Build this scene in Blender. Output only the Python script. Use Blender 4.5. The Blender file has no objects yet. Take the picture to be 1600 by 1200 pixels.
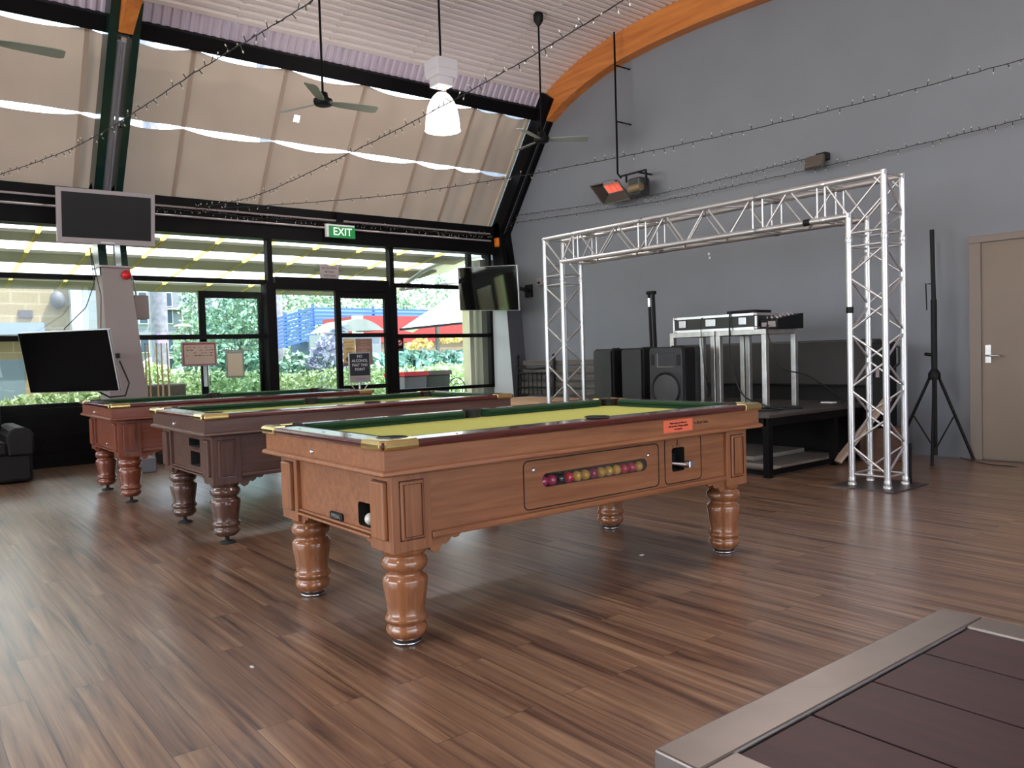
import bpy, bmesh, math, random
from mathutils import Vector, Matrix
import numpy as np
R_ = math.radians
PI = math.pi
rnd = random.Random(7)
SC = bpy.context.scene
COL = SC.collection

# ------------------------------------------------------------------ camera
CAM_H = 1.15
cam_d = bpy.data.cameras.new('camera')
cam_d.sensor_fit = 'HORIZONTAL'
cam_d.sensor_width = 36.0
cam_d.lens = 1251.9 / 1600 * 36.0
cam_d.clip_start = 0.05
cam_d.clip_end = 400
cam = bpy.data.objects.new('camera', cam_d)
COL.objects.link(cam)
_f = 1251.898
_X = Vector((1580.0, -94.0, _f)).normalized()      # world axes seen from the camera (right, down, forward)
_Y = Vector((-993.0, -18.0, _f)).normalized()
_Z = _X.cross(_Y).normalized()
_Y = _Z.cross(_X)
right = Vector((_X[0], _Y[0], _Z[0])); down = Vector((_X[1], _Y[1], _Z[1])); fwd = Vector((_X[2], _Y[2], _Z[2]))
M = Matrix(((right[0], -down[0], -fwd[0], 0), (right[1], -down[1], -fwd[1], 0), (right[2], -down[2], -fwd[2], CAM_H), (0, 0, 0, 1)))
cam.matrix_world = M
SC.camera = cam

# ------------------------------------------------------------------ view + world + sun
SC.view_settings.view_transform = 'Standard'
SC.view_settings.look = 'None'
SC.view_settings.exposure = -0.12
SC.view_settings.gamma = 1.0
SC.view_settings.use_curve_mapping = False
SC.cycles.max_bounces = 7
SC.cycles.diffuse_bounces = 4
SC.cycles.glossy_bounces = 3
SC.cycles.transparent_max_bounces = 10
SC.cycles.sample_clamp_indirect = 4.0
SC.cycles.caustics_reflective = False
SC.cycles.caustics_refractive = False
SC.cycles.use_denoising = True

W = bpy.data.worlds.new('sky')
SC.world = W
W.use_nodes = True
nt = W.node_tree
bg = nt.nodes['Background']
tc = nt.nodes.new('ShaderNodeTexCoord')
sep = nt.nodes.new('ShaderNodeSeparateXYZ')
rmp = nt.nodes.new('ShaderNodeValToRGB')
nt.links.new(tc.outputs['Generated'], sep.inputs[0])
nt.links.new(sep.outputs['Z'], rmp.inputs[0])
nt.links.new(rmp.outputs[0], bg.inputs[0])
rmp.color_ramp.elements[0].position = 0.0
rmp.color_ramp.elements[0].color = (0.80, 0.90, 1.0, 1)
rmp.color_ramp.elements[1].position = 0.6
rmp.color_ramp.elements[1].color = (0.62, 0.78, 1.0, 1)
bg.inputs[1].default_value = 7.0

sun_d = bpy.data.lights.new('sun', 'SUN')
sun_d.energy = 14.0
sun_d.angle = R_(1.0)
sun_d.color = (1.0, 0.95, 0.86)
sun = bpy.data.objects.new('sun', sun_d)
COL.objects.link(sun)
_sd = Vector((-0.32, 0.28, -0.9))     # direction the light travels
sun.rotation_euler = _sd.to_track_quat('-Z', 'Y').to_euler()

def area(name, loc, direction, sx, sy, power, color):
    d = bpy.data.lights.new(name, 'AREA')
    d.shape = 'RECTANGLE'; d.size = sx; d.size_y = sy; d.energy = power; d.color = color
    o = bpy.data.objects.new(name, d); COL.objects.link(o)
    o.location = loc
    o.rotation_euler = Vector(direction).to_track_quat('-Z', 'Y').to_euler()
    return o
# added fill lights that brighten the hall from behind and left of the camera
area('fill_rear', (1.5, -5.2, 2.2), (0.0, 1, -0.1), 8, 2.6, 115, (1.0, 0.93, 0.86))
area('fill_left', (-7.7, 4.0, 2.3), (1, 0.0, -0.12), 9, 3.0, 420, (1.0, 0.94, 0.88))
# coloured stage wash over the camera's right shoulder
area('stage_wash', (6.6, -3.6, 1.9), (0.2, 1.0, 0.18), 0.3, 0.3, 12, (0.42, 0.18, 1.0))

# ------------------------------------------------------------------ materials
def new_mat(name):
    m = bpy.data.materials.new(name); m.use_nodes = True
    return m, m.node_tree, m.node_tree.nodes['Principled BSDF']
def P(name, col, rough=0.6, metal=0.0, spec=0.5, emit=None, es=0.0, noise=0.0, nscale=8.0, coat=0.0, bump=0.0):
    m, t, b = new_mat(name)
    b.inputs['Base Color'].default_value = (*col, 1)
    b.inputs['Roughness'].default_value = rough
    b.inputs['Metallic'].default_value = metal
    b.inputs['Specular IOR Level'].default_value = spec
    b.inputs['Coat Weight'].default_value = coat
    b.inputs['Coat Roughness'].default_value = 0.15
    if emit:
        b.inputs['Emission Color'].default_value = (*emit, 1)
        b.inputs['Emission Strength'].default_value = es
    if noise > 0 or bump > 0:
        tc = t.nodes.new('ShaderNodeTexCoord'); n = t.nodes.new('ShaderNodeTexNoise')
        n.inputs['Scale'].default_value = nscale; n.inputs['Detail'].default_value = 5
        t.links.new(tc.outputs['Object'], n.inputs['Vector'])
        if noise > 0:
            r = t.nodes.new('ShaderNodeValToRGB')
            r.color_ramp.elements[0].position = 0.3; r.color_ramp.elements[1].position = 0.7
            r.color_ramp.elements[0].color = (*[c * (1 - noise) for c in col], 1)
            r.color_ramp.elements[1].color = (*[min(1, c * (1 + noise)) for c in col], 1)
            t.links.new(n.outputs['Fac'], r.inputs[0]); t.links.new(r.outputs[0], b.inputs['Base Color'])
        if bump > 0:
            bp = t.nodes.new('ShaderNodeBump'); bp.inputs['Strength'].default_value = bump; bp.inputs['Distance'].default_value = 0.01
            t.links.new(n.outputs['Fac'], bp.inputs['Height']); t.links.new(bp.outputs[0], b.inputs['Normal'])
    return m
def S(r, g, b):      # 8-bit sRGB to linear
    return tuple((v / 255 / 12.92) if v / 255 <= 0.04045 else ((v / 255 + 0.055) / 1.055) ** 2.4 for v in (r, g, b))
def wood(name, c1, c2, rough=0.35, axis='x', scale=1.0, coat=0.3, c3=None):
    m, t, b = new_mat(name)
    tc = t.nodes.new('ShaderNodeTexCoord'); mp = t.nodes.new('ShaderNodeMapping')
    n = t.nodes.new('ShaderNodeTexNoise'); r = t.nodes.new('ShaderNodeValToRGB')
    hi, lo = 26 * scale, 1.6 * scale
    mp.inputs['Scale'].default_value = {'x': (lo, hi, hi), 'y': (hi, lo, hi), 'z': (hi, hi, lo)}[axis]
    n.inputs['Scale'].default_value = 1.6; n.inputs['Detail'].default_value = 6; n.inputs['Roughness'].default_value = 0.62
    n.inputs['Distortion'].default_value = 0.4
    t.links.new(tc.outputs['Object'], mp.inputs[0]); t.links.new(mp.outputs[0], n.inputs['Vector'])
    t.links.new(n.outputs['Fac'], r.inputs[0]); t.links.new(r.outputs[0], b.inputs['Base Color'])
    r.color_ramp.elements[0].position = 0.3; r.color_ramp.elements[0].color = (*c1, 1)
    r.color_ramp.elements[1].position = 0.68; r.color_ramp.elements[1].color = (*c2, 1)
    b.inputs['Roughness'].default_value = rough
    b.inputs['Coat Weight'].default_value = coat; b.inputs['Coat Roughness'].default_value = 0.12
    return m
def glass(name, tint=(1, 1, 1), gloss=0.5):
    m = bpy.data.materials.new(name); m.use_nodes = True; t = m.node_tree; t.nodes.clear()
    o = t.nodes.new('ShaderNodeOutputMaterial'); mx = t.nodes.new('ShaderNodeMixShader')
    tr = t.nodes.new('ShaderNodeBsdfTransparent'); gl = t.nodes.new('ShaderNodeBsdfGlossy'); fr = t.nodes.new('ShaderNodeFresnel')
    ml = t.nodes.new('ShaderNodeMath'); ml.operation = 'MULTIPLY'; ml.inputs[1].default_value = gloss
    tr.inputs[0].default_value = (*tint, 1); gl.inputs['Roughness'].default_value = 0.02; fr.inputs[0].default_value = 1.45
    t.links.new(fr.outputs[0], ml.inputs[0]); t.links.new(ml.outputs[0], mx.inputs[0])
    t.links.new(tr.outputs[0], mx.inputs[1]); t.links.new(gl.outputs[0], mx.inputs[2]); t.links.new(mx.outputs[0], o.inputs[0])
    return m
def translucent(name, col, w=0.5):
    m = bpy.data.materials.new(name); m.use_nodes = True; t = m.node_tree; t.nodes.clear()
    o = t.nodes.new('ShaderNodeOutputMaterial'); mx = t.nodes.new('ShaderNodeMixShader'); mx.inputs[0].default_value = w
    d = t.nodes.new('ShaderNodeBsdfDiffuse'); tr = t.nodes.new('ShaderNodeBsdfTranslucent')
    d.inputs[0].default_value = (*col, 1); tr.inputs[0].default_value = (*col, 1)
    n = t.nodes.new('ShaderNodeTexNoise'); n.inputs['Scale'].default_value = 1.3; n.inputs['Detail'].default_value = 3
    tc = t.nodes.new('ShaderNodeTexCoord'); t.links.new(tc.outputs['Object'], n.inputs['Vector'])
    r = t.nodes.new('ShaderNodeValToRGB'); r.color_ramp.elements[0].position = 0.25; r.color_ramp.elements[1].position = 0.75
    r.color_ramp.elements[0].color = (*[c * 0.9 for c in col], 1); r.color_ramp.elements[1].color = (*[min(1, c * 1.06) for c in col], 1)
    t.links.new(n.outputs['Fac'], r.inputs[0]); t.links.new(r.outputs[0], d.inputs[0]); t.links.new(r.outputs[0], tr.inputs[0])
    t.links.new(d.outputs[0], mx.inputs[1]); t.links.new(tr.outputs[0], mx.inputs[2]); t.links.new(mx.outputs[0], o.inputs[0])
    return m

def floor_mat():
    m, t, b = new_mat('vinyl_plank_floor')
    L = t.links.new
    tc = t.nodes.new('ShaderNodeTexCoord'); sp = t.nodes.new('ShaderNodeSeparateXYZ'); cb = t.nodes.new('ShaderNodeCombineXYZ')
    L(tc.outputs['Object'], sp.inputs[0]); L(sp.outputs['Y'], cb.inputs['X']); L(sp.outputs['X'], cb.inputs['Y'])
    br = t.nodes.new('ShaderNodeTexBrick')
    br.inputs['Scale'].default_value = 1.0; br.inputs['Brick Width'].default_value = 1.22; br.inputs['Row Height'].default_value = 0.125
    br.inputs['Mortar Size'].default_value = 0.0011; br.inputs['Mortar Smooth'].default_value = 0.2; br.offset = 0.37; br.inputs['Bias'].default_value = 0
    br.inputs['Color1'].default_value = (0, 0, 0, 1); br.inputs['Color2'].default_value = (1, 1, 1, 1); br.inputs['Mortar'].default_value = (0.5, 0.5, 0.5, 1)
    L(cb.outputs[0], br.inputs['Vector'])
    # grain runs along the planks (world Y); each plank gets its own slice of noise
    mp = t.nodes.new('ShaderNodeMapping'); mp.inputs['Scale'].default_value = (21, 0.9, 1)
    L(tc.outputs['Object'], mp.inputs[0])
    n = t.nodes.new('ShaderNodeTexNoise'); n.noise_dimensions = '4D'
    n.inputs['Scale'].default_value = 1.0; n.inputs['Detail'].default_value = 6; n.inputs['Roughness'].default_value = 0.6; n.inputs['Distortion'].default_value = 0.9
    L(mp.outputs[0], n.inputs['Vector'])
    ml = t.nodes.new('ShaderNodeMath'); ml.operation = 'MULTIPLY'; ml.inputs[1].default_value = 17
    L(br.outputs['Color'], ml.inputs[0]); L(ml.outputs[0], n.inputs['W'])
    r = t.nodes.new('ShaderNodeValToRGB')
    e = r.color_ramp.elements
    e[0].position = 0.33; e[0].color = (*S(60, 41, 35), 1)
    e[1].position = 0.70; e[1].color = (*S(166, 136, 110), 1)
    x = e.new(0.44); x.color = (*S(114, 85, 69), 1)
    x = e.new(0.56); x.color = (*S(139, 109, 87), 1)
    L(n.outputs['Fac'], r.inputs[0])
    # per plank tint
    tr = t.nodes.new('ShaderNodeValToRGB')
    tr.color_ramp.elements[0].color = (0.86, 0.84, 0.83, 1); tr.color_ramp.elements[1].color = (1.06, 1.06, 1.04, 1)
    L(br.outputs['Color'], tr.inputs[0])
    mx = t.nodes.new('ShaderNodeMixRGB'); mx.blend_type = 'MULTIPLY'; mx.inputs[0].default_value = 1
    L(r.outputs[0], mx.inputs[1]); L(tr.outputs[0], mx.inputs[2])
    mo = t.nodes.new('ShaderNodeMixRGB'); mo.inputs[2].default_value = (*S(45, 30, 28), 1)
    L(br.outputs['Fac'], mo.inputs[0]); L(mx.outputs[0], mo.inputs[1]); L(mo.outputs[0], b.inputs['Base Color'])
    # worn, uneven sheen
    n2 = t.nodes.new('ShaderNodeTexNoise'); n2.inputs['Scale'].default_value = 1.1; n2.inputs['Detail'].default_value = 6
    L(tc.outputs['Object'], n2.inputs['Vector'])
    mr = t.nodes.new('ShaderNodeMapRange'); mr.inputs['To Min'].default_value = 0.26; mr.inputs['To Max'].default_value = 0.44
    L(n2.outputs['Fac'], mr.inputs[0]); L(mr.outputs[0], b.inputs['Roughness'])
    bp = t.nodes.new('ShaderNodeBump'); bp.inputs['Strength'].default_value = 0.12; bp.inputs['Distance'].default_value = 0.004
    L(n.outputs['Fac'], bp.inputs['Height']); L(bp.outputs[0], b.inputs['Normal'])
    b.inputs['Specular IOR Level'].default_value = 0.6
    b.inputs['Coat Weight'].default_value = 0.75; b.inputs['Coat Roughness'].default_value = 0.27
    return m

def block_mat(name, c, mortar, bw, rh, vertical_axis='xz', ms=0.012):
    m, t, b = new_mat(name); L = t.links.new
    tc = t.nodes.new('ShaderNodeTexCoord'); sp = t.nodes.new('ShaderNodeSeparateXYZ'); cb = t.nodes.new('ShaderNodeCombineXYZ')
    L(tc.outputs['Object'], sp.inputs[0])
    L(sp.outputs['X' if vertical_axis == 'xz' else 'Y'], cb.inputs['X']); L(sp.outputs['Z'], cb.inputs['Y'])
    br = t.nodes.new('ShaderNodeTexBrick'); br.inputs['Scale'].default_value = 1; br.inputs['Brick Width'].default_value = bw; br.inputs['Row Height'].default_value = rh
    br.inputs['Mortar Size'].default_value = ms
    br.inputs['Color1'].default_value = (*c, 1); br.inputs['Color2'].default_value = (*[v * 0.92 for v in c], 1); br.inputs['Mortar'].default_value = (*mortar, 1)
    L(cb.outputs[0], br.inputs['Vector']); L(br.outputs['Color'], b.inputs['Base Color']); b.inputs['Roughness'].default_value = 0.85
    return m

MT = dict(
    floor=floor_mat(),
    grey_wall=P('grey_wall_paint', S(122, 125, 132), 0.55, noise=0.04, nscale=1.5),
    ceiling=P('ceiling_sheet', S(222, 210, 206), 0.5),
    corr=P('lavender_sheet', S(185, 172, 185), 0.5, noise=0.08, nscale=3),
    blackmetal=P('black_steel', (.004, .0036, .004), 0.55, spec=.1),
    frame=P('window_frame_black', (.0045, .004, .0042), 0.55, spec=.1),
    green=P('dark_green_steel', S(14, 38, 34), 0.25),
    glulam=wood('glulam', S(176, 98, 42), S(214, 135, 66), 0.45, 'y', 0.35, 0.1),
    blind=translucent('canvas_blind', S(168, 148, 131), 0.12),
    seam=P('canvas_seam', S(165, 145, 128), 0.8),
    glass=glass('window_glass', (0.97, 0.985, 0.98)),
    column=P('column_grey', S(140, 128, 126), 0.6),
    columnw=P('column_light', S(205, 212, 214), 0.6),
    conduit=P('conduit_grey', S(165, 165, 175), 0.4, metal=0.3),
    lino=P('door_paint', S(128, 113, 98), 0.5, noise=0.04, nscale=2),
    doorframe=P('door_frame_paint', S(126, 113, 104), 0.5),
    chrome=P('chrome', (0.75, 0.75, 0.77), 0.18, metal=1),
    alu=P('truss_aluminium', (0.66, 0.65, 0.66), 0.36, metal=0.85),
    steel=P('brushed_steel', (0.55, 0.54, 0.52), 0.38, metal=0.95, noise=0.15, nscale=12),
    brass=P('brass', (0.78, 0.60, 0.26), 0.2, metal=1),
    black=P('black_plastic', (0.007, 0.007, 0.008), 0.5, spec=.2),
    blackm=P('matte_black', (0.01, 0.01, 0.01), 0.9),
    blackv=P('black_vinyl', (0.008, 0.007, 0.008), 0.55, spec=.2, noise=0.2, nscale=6),
    screen=P('tv_screen', (0.001, 0.001, 0.0012), 0.16, spec=0.15),
    screen_m=P('tv_screen_matte', (0.012, 0.011, 0.012), 0.5, spec=.2),
    tvgrey=P('tv_bezel_grey', S(150, 140, 142), 0.45),
    silver=P('silver_edge', (0.6, 0.6, 0.62), 0.3, metal=0.8),
    cloth=P('bed_cloth', S(184, 188, 92), 0.9, noise=0.04, nscale=30),
    cushion=P('cushion_cloth', S(8, 54, 27), 0.85),
    mahog=wood('mahogany_rail', S(52, 18, 18), S(92, 38, 32), 0.22, 'x', 1.0, 0.6),
    white=P('white_plastic', (0.8, 0.8, 0.8), 0.4),
    red=P('red_plastic', S(190, 20, 28), 0.35),
    rubber=P('rubber', (0.015, 0.015, 0.015), 0.8),
)
t1w = (S(124, 76, 48), S(156, 103, 68)); t2w = (S(66, 43, 37), S(98, 68, 58)); t3w = (S(98, 47, 33), S(132, 72, 50))
def woodset(k, cc, coat):
    return dict(x=wood('wood_%s_long' % k, cc[0], cc[1], 0.42, 'x', 0.8, coat * .4), y=wood('wood_%s_end' % k, cc[0], cc[1], 0.42, 'y', 0.8, coat * .4),
                z=wood('wood_%s_leg' % k, cc[0], cc[1], 0.22, 'z', 0.8, coat + 0.3), p=wood('wood_%s_post' % k, cc[0], cc[1], 0.42, 'z', 0.8, 0.05))
WS = [woodset('honey', t1w, 0.25), woodset('walnut', t2w, 0.25), woodset('cherry', t3w, 0.25)]

# ------------------------------------------------------------------ helpers
class MB:
    def __init__(s): s.v = []; s.f = []; s.sm = []
    def add(s, vs, fs, smooth=False):
        o = len(s.v); s.v += [tuple(v) for v in vs]; s.f += [tuple(i + o for i in f) for f in fs]; s.sm += [smooth] * len(fs); return s
    def box(s, a, b):
        x0, y0, z0 = a; x1, y1, z1 = b
        return s.add([(x0, y0, z0), (x1, y0, z0), (x1, y1, z0), (x0, y1, z0), (x0, y0, z1), (x1, y0, z1), (x1, y1, z1), (x0, y1, z1)],
                     [(0, 3, 2, 1), (4, 5, 6, 7), (0, 1, 5, 4), (1, 2, 6, 5), (2, 3, 7, 6), (3, 0, 4, 7)])
    def cb(s, c, d): return s.box([c[i] - d[i] / 2 for i in range(3)], [c[i] + d[i] / 2 for i in range(3)])
    def obox(s, c, ax, half):    # oriented box
        c = Vector(c); ax = [Vector(a).normalized() for a in ax]; vs = []
        for k in ((-1, -1, -1), (1, -1, -1), (1, 1, -1), (-1, 1, -1), (-1, -1, 1), (1, -1, 1), (1, 1, 1), (-1, 1, 1)):
            vs.append(c + sum((ax[i] * half[i] * k[i] for i in range(3)), Vector()))
        return s.add(vs, [(0, 3, 2, 1), (4, 5, 6, 7), (0, 1, 5, 4), (1, 2, 6, 5), (2, 3, 7, 6), (3, 0, 4, 7)])
    def bar(s, p0, p1, w, h, up=(0, 0, 1)):
        p0 = Vector(p0); p1 = Vector(p1); d = p1 - p0; u = Vector(up); sx = d.cross(u)
        if sx.length < 1e-6: sx = d.cross(Vector((1, 0, 0)))
        sx.normalize(); u = sx.cross(d).normalized()
        return s.obox((p0 + p1) / 2, (d, sx, u), (d.length / 2, w / 2, h / 2))
    def tube(s, pts, r, n=10, caps=True, rads=None):
        pts = [Vector(p) for p in pts]; m = len(pts); vs = []; u = None
        for i, p in enumerate(pts):
            d = (pts[min(i + 1, m - 1)] - pts[max(i - 1, 0)])
            if d.length < 1e-9: d = Vector((0, 0, 1))
            d.normalize()
            if u is None:
                u = d.cross(Vector((0, 0, 1)))
                if u.length < 0.05: u = d.cross(Vector((1, 0, 0)))
                u.normalize()
            else:
                u = (u - d * u.dot(d)).normalized()
            w = d.cross(u); rr = rads[i] if rads else r
            for k in range(n):
                a = 2 * PI * k / n; vs.append(p + (u * math.cos(a) + w * math.sin(a)) * rr)
        fs = []
        for i in range(m - 1):
            for k in range(n):
                k2 = (k + 1) % n; fs.append((i * n + k, i * n + k2, (i + 1) * n + k2, (i + 1) * n + k))
        s.add(vs, fs, True)
        if caps:
            s.add(vs[:n], [tuple(range(n - 1, -1, -1))]); s.add(vs[-n:], [tuple(range(n))])
        return s
    def lathe(s, prof, c=(0, 0, 0), n=24, axis='z', caps=True):
        vs = []
        for r, z in prof:
            for k in range(n):
                a = 2 * PI * k / n
                q = (r * math.cos(a), r * math.sin(a), z)
                if axis == 'y': q = (q[0], q[2], q[1])
                if axis == 'x': q = (q[2], q[0], q[1])
                vs.append((c[0] + q[0], c[1] + q[1], c[2] + q[2]))
        m = len(prof); fs = []
        for i in range(m - 1):
            for k in range(n):
                k2 = (k + 1) % n; fs.append((i * n + k, i * n + k2, (i + 1) * n + k2, (i + 1) * n + k))
        s.add(vs, fs, True)
        if caps:
            if prof[0][0] > 1e-5: s.add(vs[:n], [tuple(range(n - 1, -1, -1))])
            if prof[-1][0] > 1e-5: s.add(vs[-n:], [tuple(range(n))])
        return s
    def sphere(s, c, r, n=16, sz=1.0):
        prof = [(max(1e-6, r * math.sin(PI * i / n)), -r * math.cos(PI * i / n) * sz) for i in range(n + 1)]
        return s.lathe(prof, c, n + 4, caps=False)
    def prism(s, poly, f, d):    # poly in 2-D, f maps (a, b) to 3-D, d extrusion vector
        a = [Vector(f(*p)) for p in poly]; d = Vector(d); n = len(a)
        return s.add(a + [p + d for p in a], [tuple(range(n)), tuple(range(2 * n - 1, n - 1, -1))] + [(i, (i + 1) % n, n + (i + 1) % n, n + i) for i in range(n)])
    def ring(s, prof, hx, hy, smooth=False):   # closed profile (inset, z) swept round a rectangle of half sizes hx, hy
        m = len(prof); vs = []
        for sx, sy in ((-1, -1), (1, -1), (1, 1), (-1, 1)):
            for o, z in prof: vs.append((sx * (hx - o), sy * (hy - o), z))
        fs = []
        for c in range(4):
            c2 = (c + 1) % 4
            for i in range(m):
                j = (i + 1) % m; fs.append((c * m + i, c2 * m + i, c2 * m + j, c * m + j))
        return s.add(vs, fs, smooth)
    def xf(s, mat):
        s.v = [tuple(mat @ Vector(v)) for v in s.v]; return s
    def mesh(s, name):
        me = bpy.data.meshes.new(name); me.from_pydata(s.v, [], s.f)
        for p, k in zip(me.polygons, s.sm): p.use_smooth = k
        bm = bmesh.new(); bm.from_mesh(me); bmesh.ops.recalc_face_normals(bm, faces=bm.faces); bm.to_mesh(me); bm.free()
        me.update(); return me
    def build(s, name, mat, parent=None, bevel=0.0, world=False, seg=2, keep=False):
        if parent is None and not keep and s.v:   # a top-level mesh gets its origin at its base
            a = np.array(s.v); c = Vector(((a[:, 0].min() + a[:, 0].max()) / 2, (a[:, 1].min() + a[:, 1].max()) / 2, a[:, 2].min()))
            s.v = [tuple(Vector(v) - c) for v in s.v]; loc = c
        else: loc = Vector((0, 0, 0))
        if world and parent is not None:
            inv = wmat(parent).inverted(); s.v = [tuple(inv @ Vector(v)) for v in s.v]
        me = s.mesh(name); o = bpy.data.objects.new(name, me); COL.objects.link(o); o.location = loc
        if mat is not None: me.materials.append(MT[mat] if isinstance(mat, str) else mat)
        if parent is not None: o.parent = parent
        if bevel > 0:
            b = o.modifiers.new('bevel', 'BEVEL'); b.width = bevel; b.segments = seg; b.limit_method = 'ANGLE'; b.angle_limit = R_(40)
            b.harden_normals = False
        return o
def wmat(o):
    m = Matrix.LocRotScale(o.location, o.rotation_euler, o.scale)
    return (wmat(o.parent) @ m) if o.parent else m
def tag(o, label=None, cat=None, group=None, kind=None):
    if label: o['label'] = label
    if cat: o['category'] = cat
    if group: o['group'] = group
    if kind: o['kind'] = kind
    return o
def thing(name, label, cat, loc=(0, 0, 0), rz=0.0, group=None, rot=None):
    o = bpy.data.objects.new(name, None); COL.objects.link(o); o.empty_display_size = 0.1
    o.location = loc; o.rotation_euler = rot if rot else (0, 0, rz)
    return tag(o, label, cat, group)
def kids(o): return [c for c in COL.objects if c.parent == o]
def dup(o, loc, rz=None, label=None, parent=None):
    c = o.copy(); COL.objects.link(c)
    if parent is None:
        c.location = loc
        if rz is not None: c.rotation_euler = (0, 0, rz)
        if label: c['label'] = label
    else: c.parent = parent
    for k in kids(o): dup(k, None, parent=c)
    return c
def struct(o): o['kind'] = 'structure'; return o
def cut(o, cutter):
    """carve the MB cutter out of o and keep only the carved mesh"""
    cm = cutter.mesh('cutter'); co = bpy.data.objects.new('cutter', cm); COL.objects.link(co)
    co.matrix_world = wmat(o)
    md = o.modifiers.new('cut', 'BOOLEAN'); md.operation = 'DIFFERENCE'; md.object = co; md.solver = 'EXACT'
    bpy.context.view_layer.update()
    dg = bpy.context.evaluated_depsgraph_get()
    me = bpy.data.meshes.new_from_object(o.evaluated_get(dg))
    o.modifiers.remove(md); o.data = me
    bpy.data.objects.remove(co)
def text(body, size, mat, name, parent, loc, rot, align='CENTER', ext=0.0008, mirror=False, bold=0.0, squash=1.0):
    """lettering turned into a mesh"""
    cu = bpy.data.curves.new('lettering', 'FONT'); cu.body = body; cu.size = size; cu.align_x = align; cu.align_y = 'CENTER'
    cu.extrude = ext; cu.offset = bold; cu.resolution_u = 2
    to = bpy.data.objects.new('lettering', cu); COL.objects.link(to); bpy.context.view_layer.update()
    me = bpy.data.meshes.new_from_object(to.evaluated_get(bpy.context.evaluated_depsgraph_get()))
    bpy.data.objects.remove(to)
    me.transform(Matrix.Diagonal((-squash if mirror else squash, 1, 1, 1)))
    if mirror: me.flip_normals()
    me.materials.clear(); me.materials.append(MT[mat] if isinstance(mat, str) else mat)
    o = bpy.data.objects.new(name, me); COL.objects.link(o); o.parent = parent; o.location = loc; o.rotation_euler = rot
    return o
def rrect(hw, hh, r, n=5):
    pts = []
    for cx, cy, a0 in ((hw - r, hh - r, 0), (-hw + r, hh - r, 90), (-hw + r, -hh + r, 180), (hw - r, -hh + r, 270)):
        for i in range(n + 1):
            a = R_(a0 + 90 * i / n); pts.append((cx + r * math.cos(a), cy + r * math.sin(a)))
    return pts
FRONT = (PI / 2, 0, 0)           # lettering on a face that looks towards -Y
LEFT = (PI / 2, 0, -PI / 2)      # lettering on a face that looks towards -X

# ================================================================== THE ROOM
XW = 8.3          # grey end wall
YW = 10.6         # glazed wall
XL, YB = -8.0, -5.6
struct(MB().box((XL, YB, -0.1), (XW, YW + 0.1, 0.0)).build('floor', 'floor', keep=True))
struct(MB().box((XW, YB - 0.3, -0.1), (XW + 0.25, YW + 0.6, 5.9)).build('wall_right', 'grey_wall'))
# wall behind the camera: solid with a row of window openings; left wall likewise
w = MB(); w.box((XL, YB - 0.25, -0.1), (XW, YB, 0.9)).box((XL, YB - 0.25, 3.5), (XW, YB, 5.2)).box((XL, YB - 0.25, 0.9), (-3, YB, 3.5)).box((6, YB - 0.25, 0.9), (XW, YB, 3.5))
struct(w.build('wall_back', 'grey_wall'))
w = MB(); w.box((XL - 0.25, YB, -0.1), (XL, YW, 0.7)).box((XL - 0.25, YB, 3.8), (XL, YW, 6.0)).box((XL - 0.25, YB, 0.7), (XL, -0.6, 3.8)).box((XL - 0.25, 8.6, 0.7), (XL, YW, 3.8))
struct(w.build('wall_left', 'grey_wall'))
for k, (a, b) in enumerate((((-3, YB - 0.14, 0.9), (6, YB - 0.12, 3.5)), ((XL - 0.14, -0.6, 0.7), (XL - 0.12, 8.6, 3.8)))):
    struct(MB().box(a, b).build('window_%d' % (k + 4), 'glass'))

# ceiling: ribbed sheet following the arch, ribs run along X
prof = [(-6.0, 3.6), (-4, 4.05), (-2, 4.5), (0, 4.88), (2, 5.2), (4, 5.44), (5.5, 5.55), (6.5, 5.575), (7.2, 5.56), (7.84, 5.51), (8.4, 5.41), (8.97, 5.24), (9.36, 5.06)]
py = np.array([p[0] for p in prof]); pz = np.array([p[1] for p in prof])
def ceil_z(y):
    # smooth interpolation of the profile
    i = int(np.searchsorted(py, y) - 1); i = max(0, min(i, len(py) - 2))
    def m(j):
        j0, j1 = max(j - 1, 0), min(j + 1, len(py) - 1); return (pz[j1] - pz[j0]) / (py[j1] - py[j0])
    h = py[i + 1] - py[i]; t = (y - py[i]) / h
    return float((2*t**3-3*t**2+1)*pz[i] + (t**3-2*t**2+t)*h*m(i) + (-2*t**3+3*t**2)*pz[i+1] + (t**3-t**2)*h*m(i+1))
vs = []; y = -6.0; pit = 0.098
line = []
while y < 9.36:
    for o, dz in ((0, 0), (0.17, 0), (0.33, -0.038), (0.84, -0.038)):
        yy = y + o * pit
        if yy <= 9.36: line.append((yy, ceil_z(yy) + dz))
    y += pit
line.append((9.36, ceil_z(9.36)))
mb = MB(); n = len(line)
mb.add([(XL - 0.2, a, b) for a, b in line] + [(XW, a, b) for a, b in line], [(i, i + 1, n + i + 1, n + i) for i in range(n - 1)])
mb.add([(XL - 0.2, a, b + 0.12) for a, b in line] + [(XW, a, b + 0.12) for a, b in line], [(i, i + 1, n + i + 1, n + i) for i in range(n - 1)])
struct(mb.build('ceiling', 'ceiling'))
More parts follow.
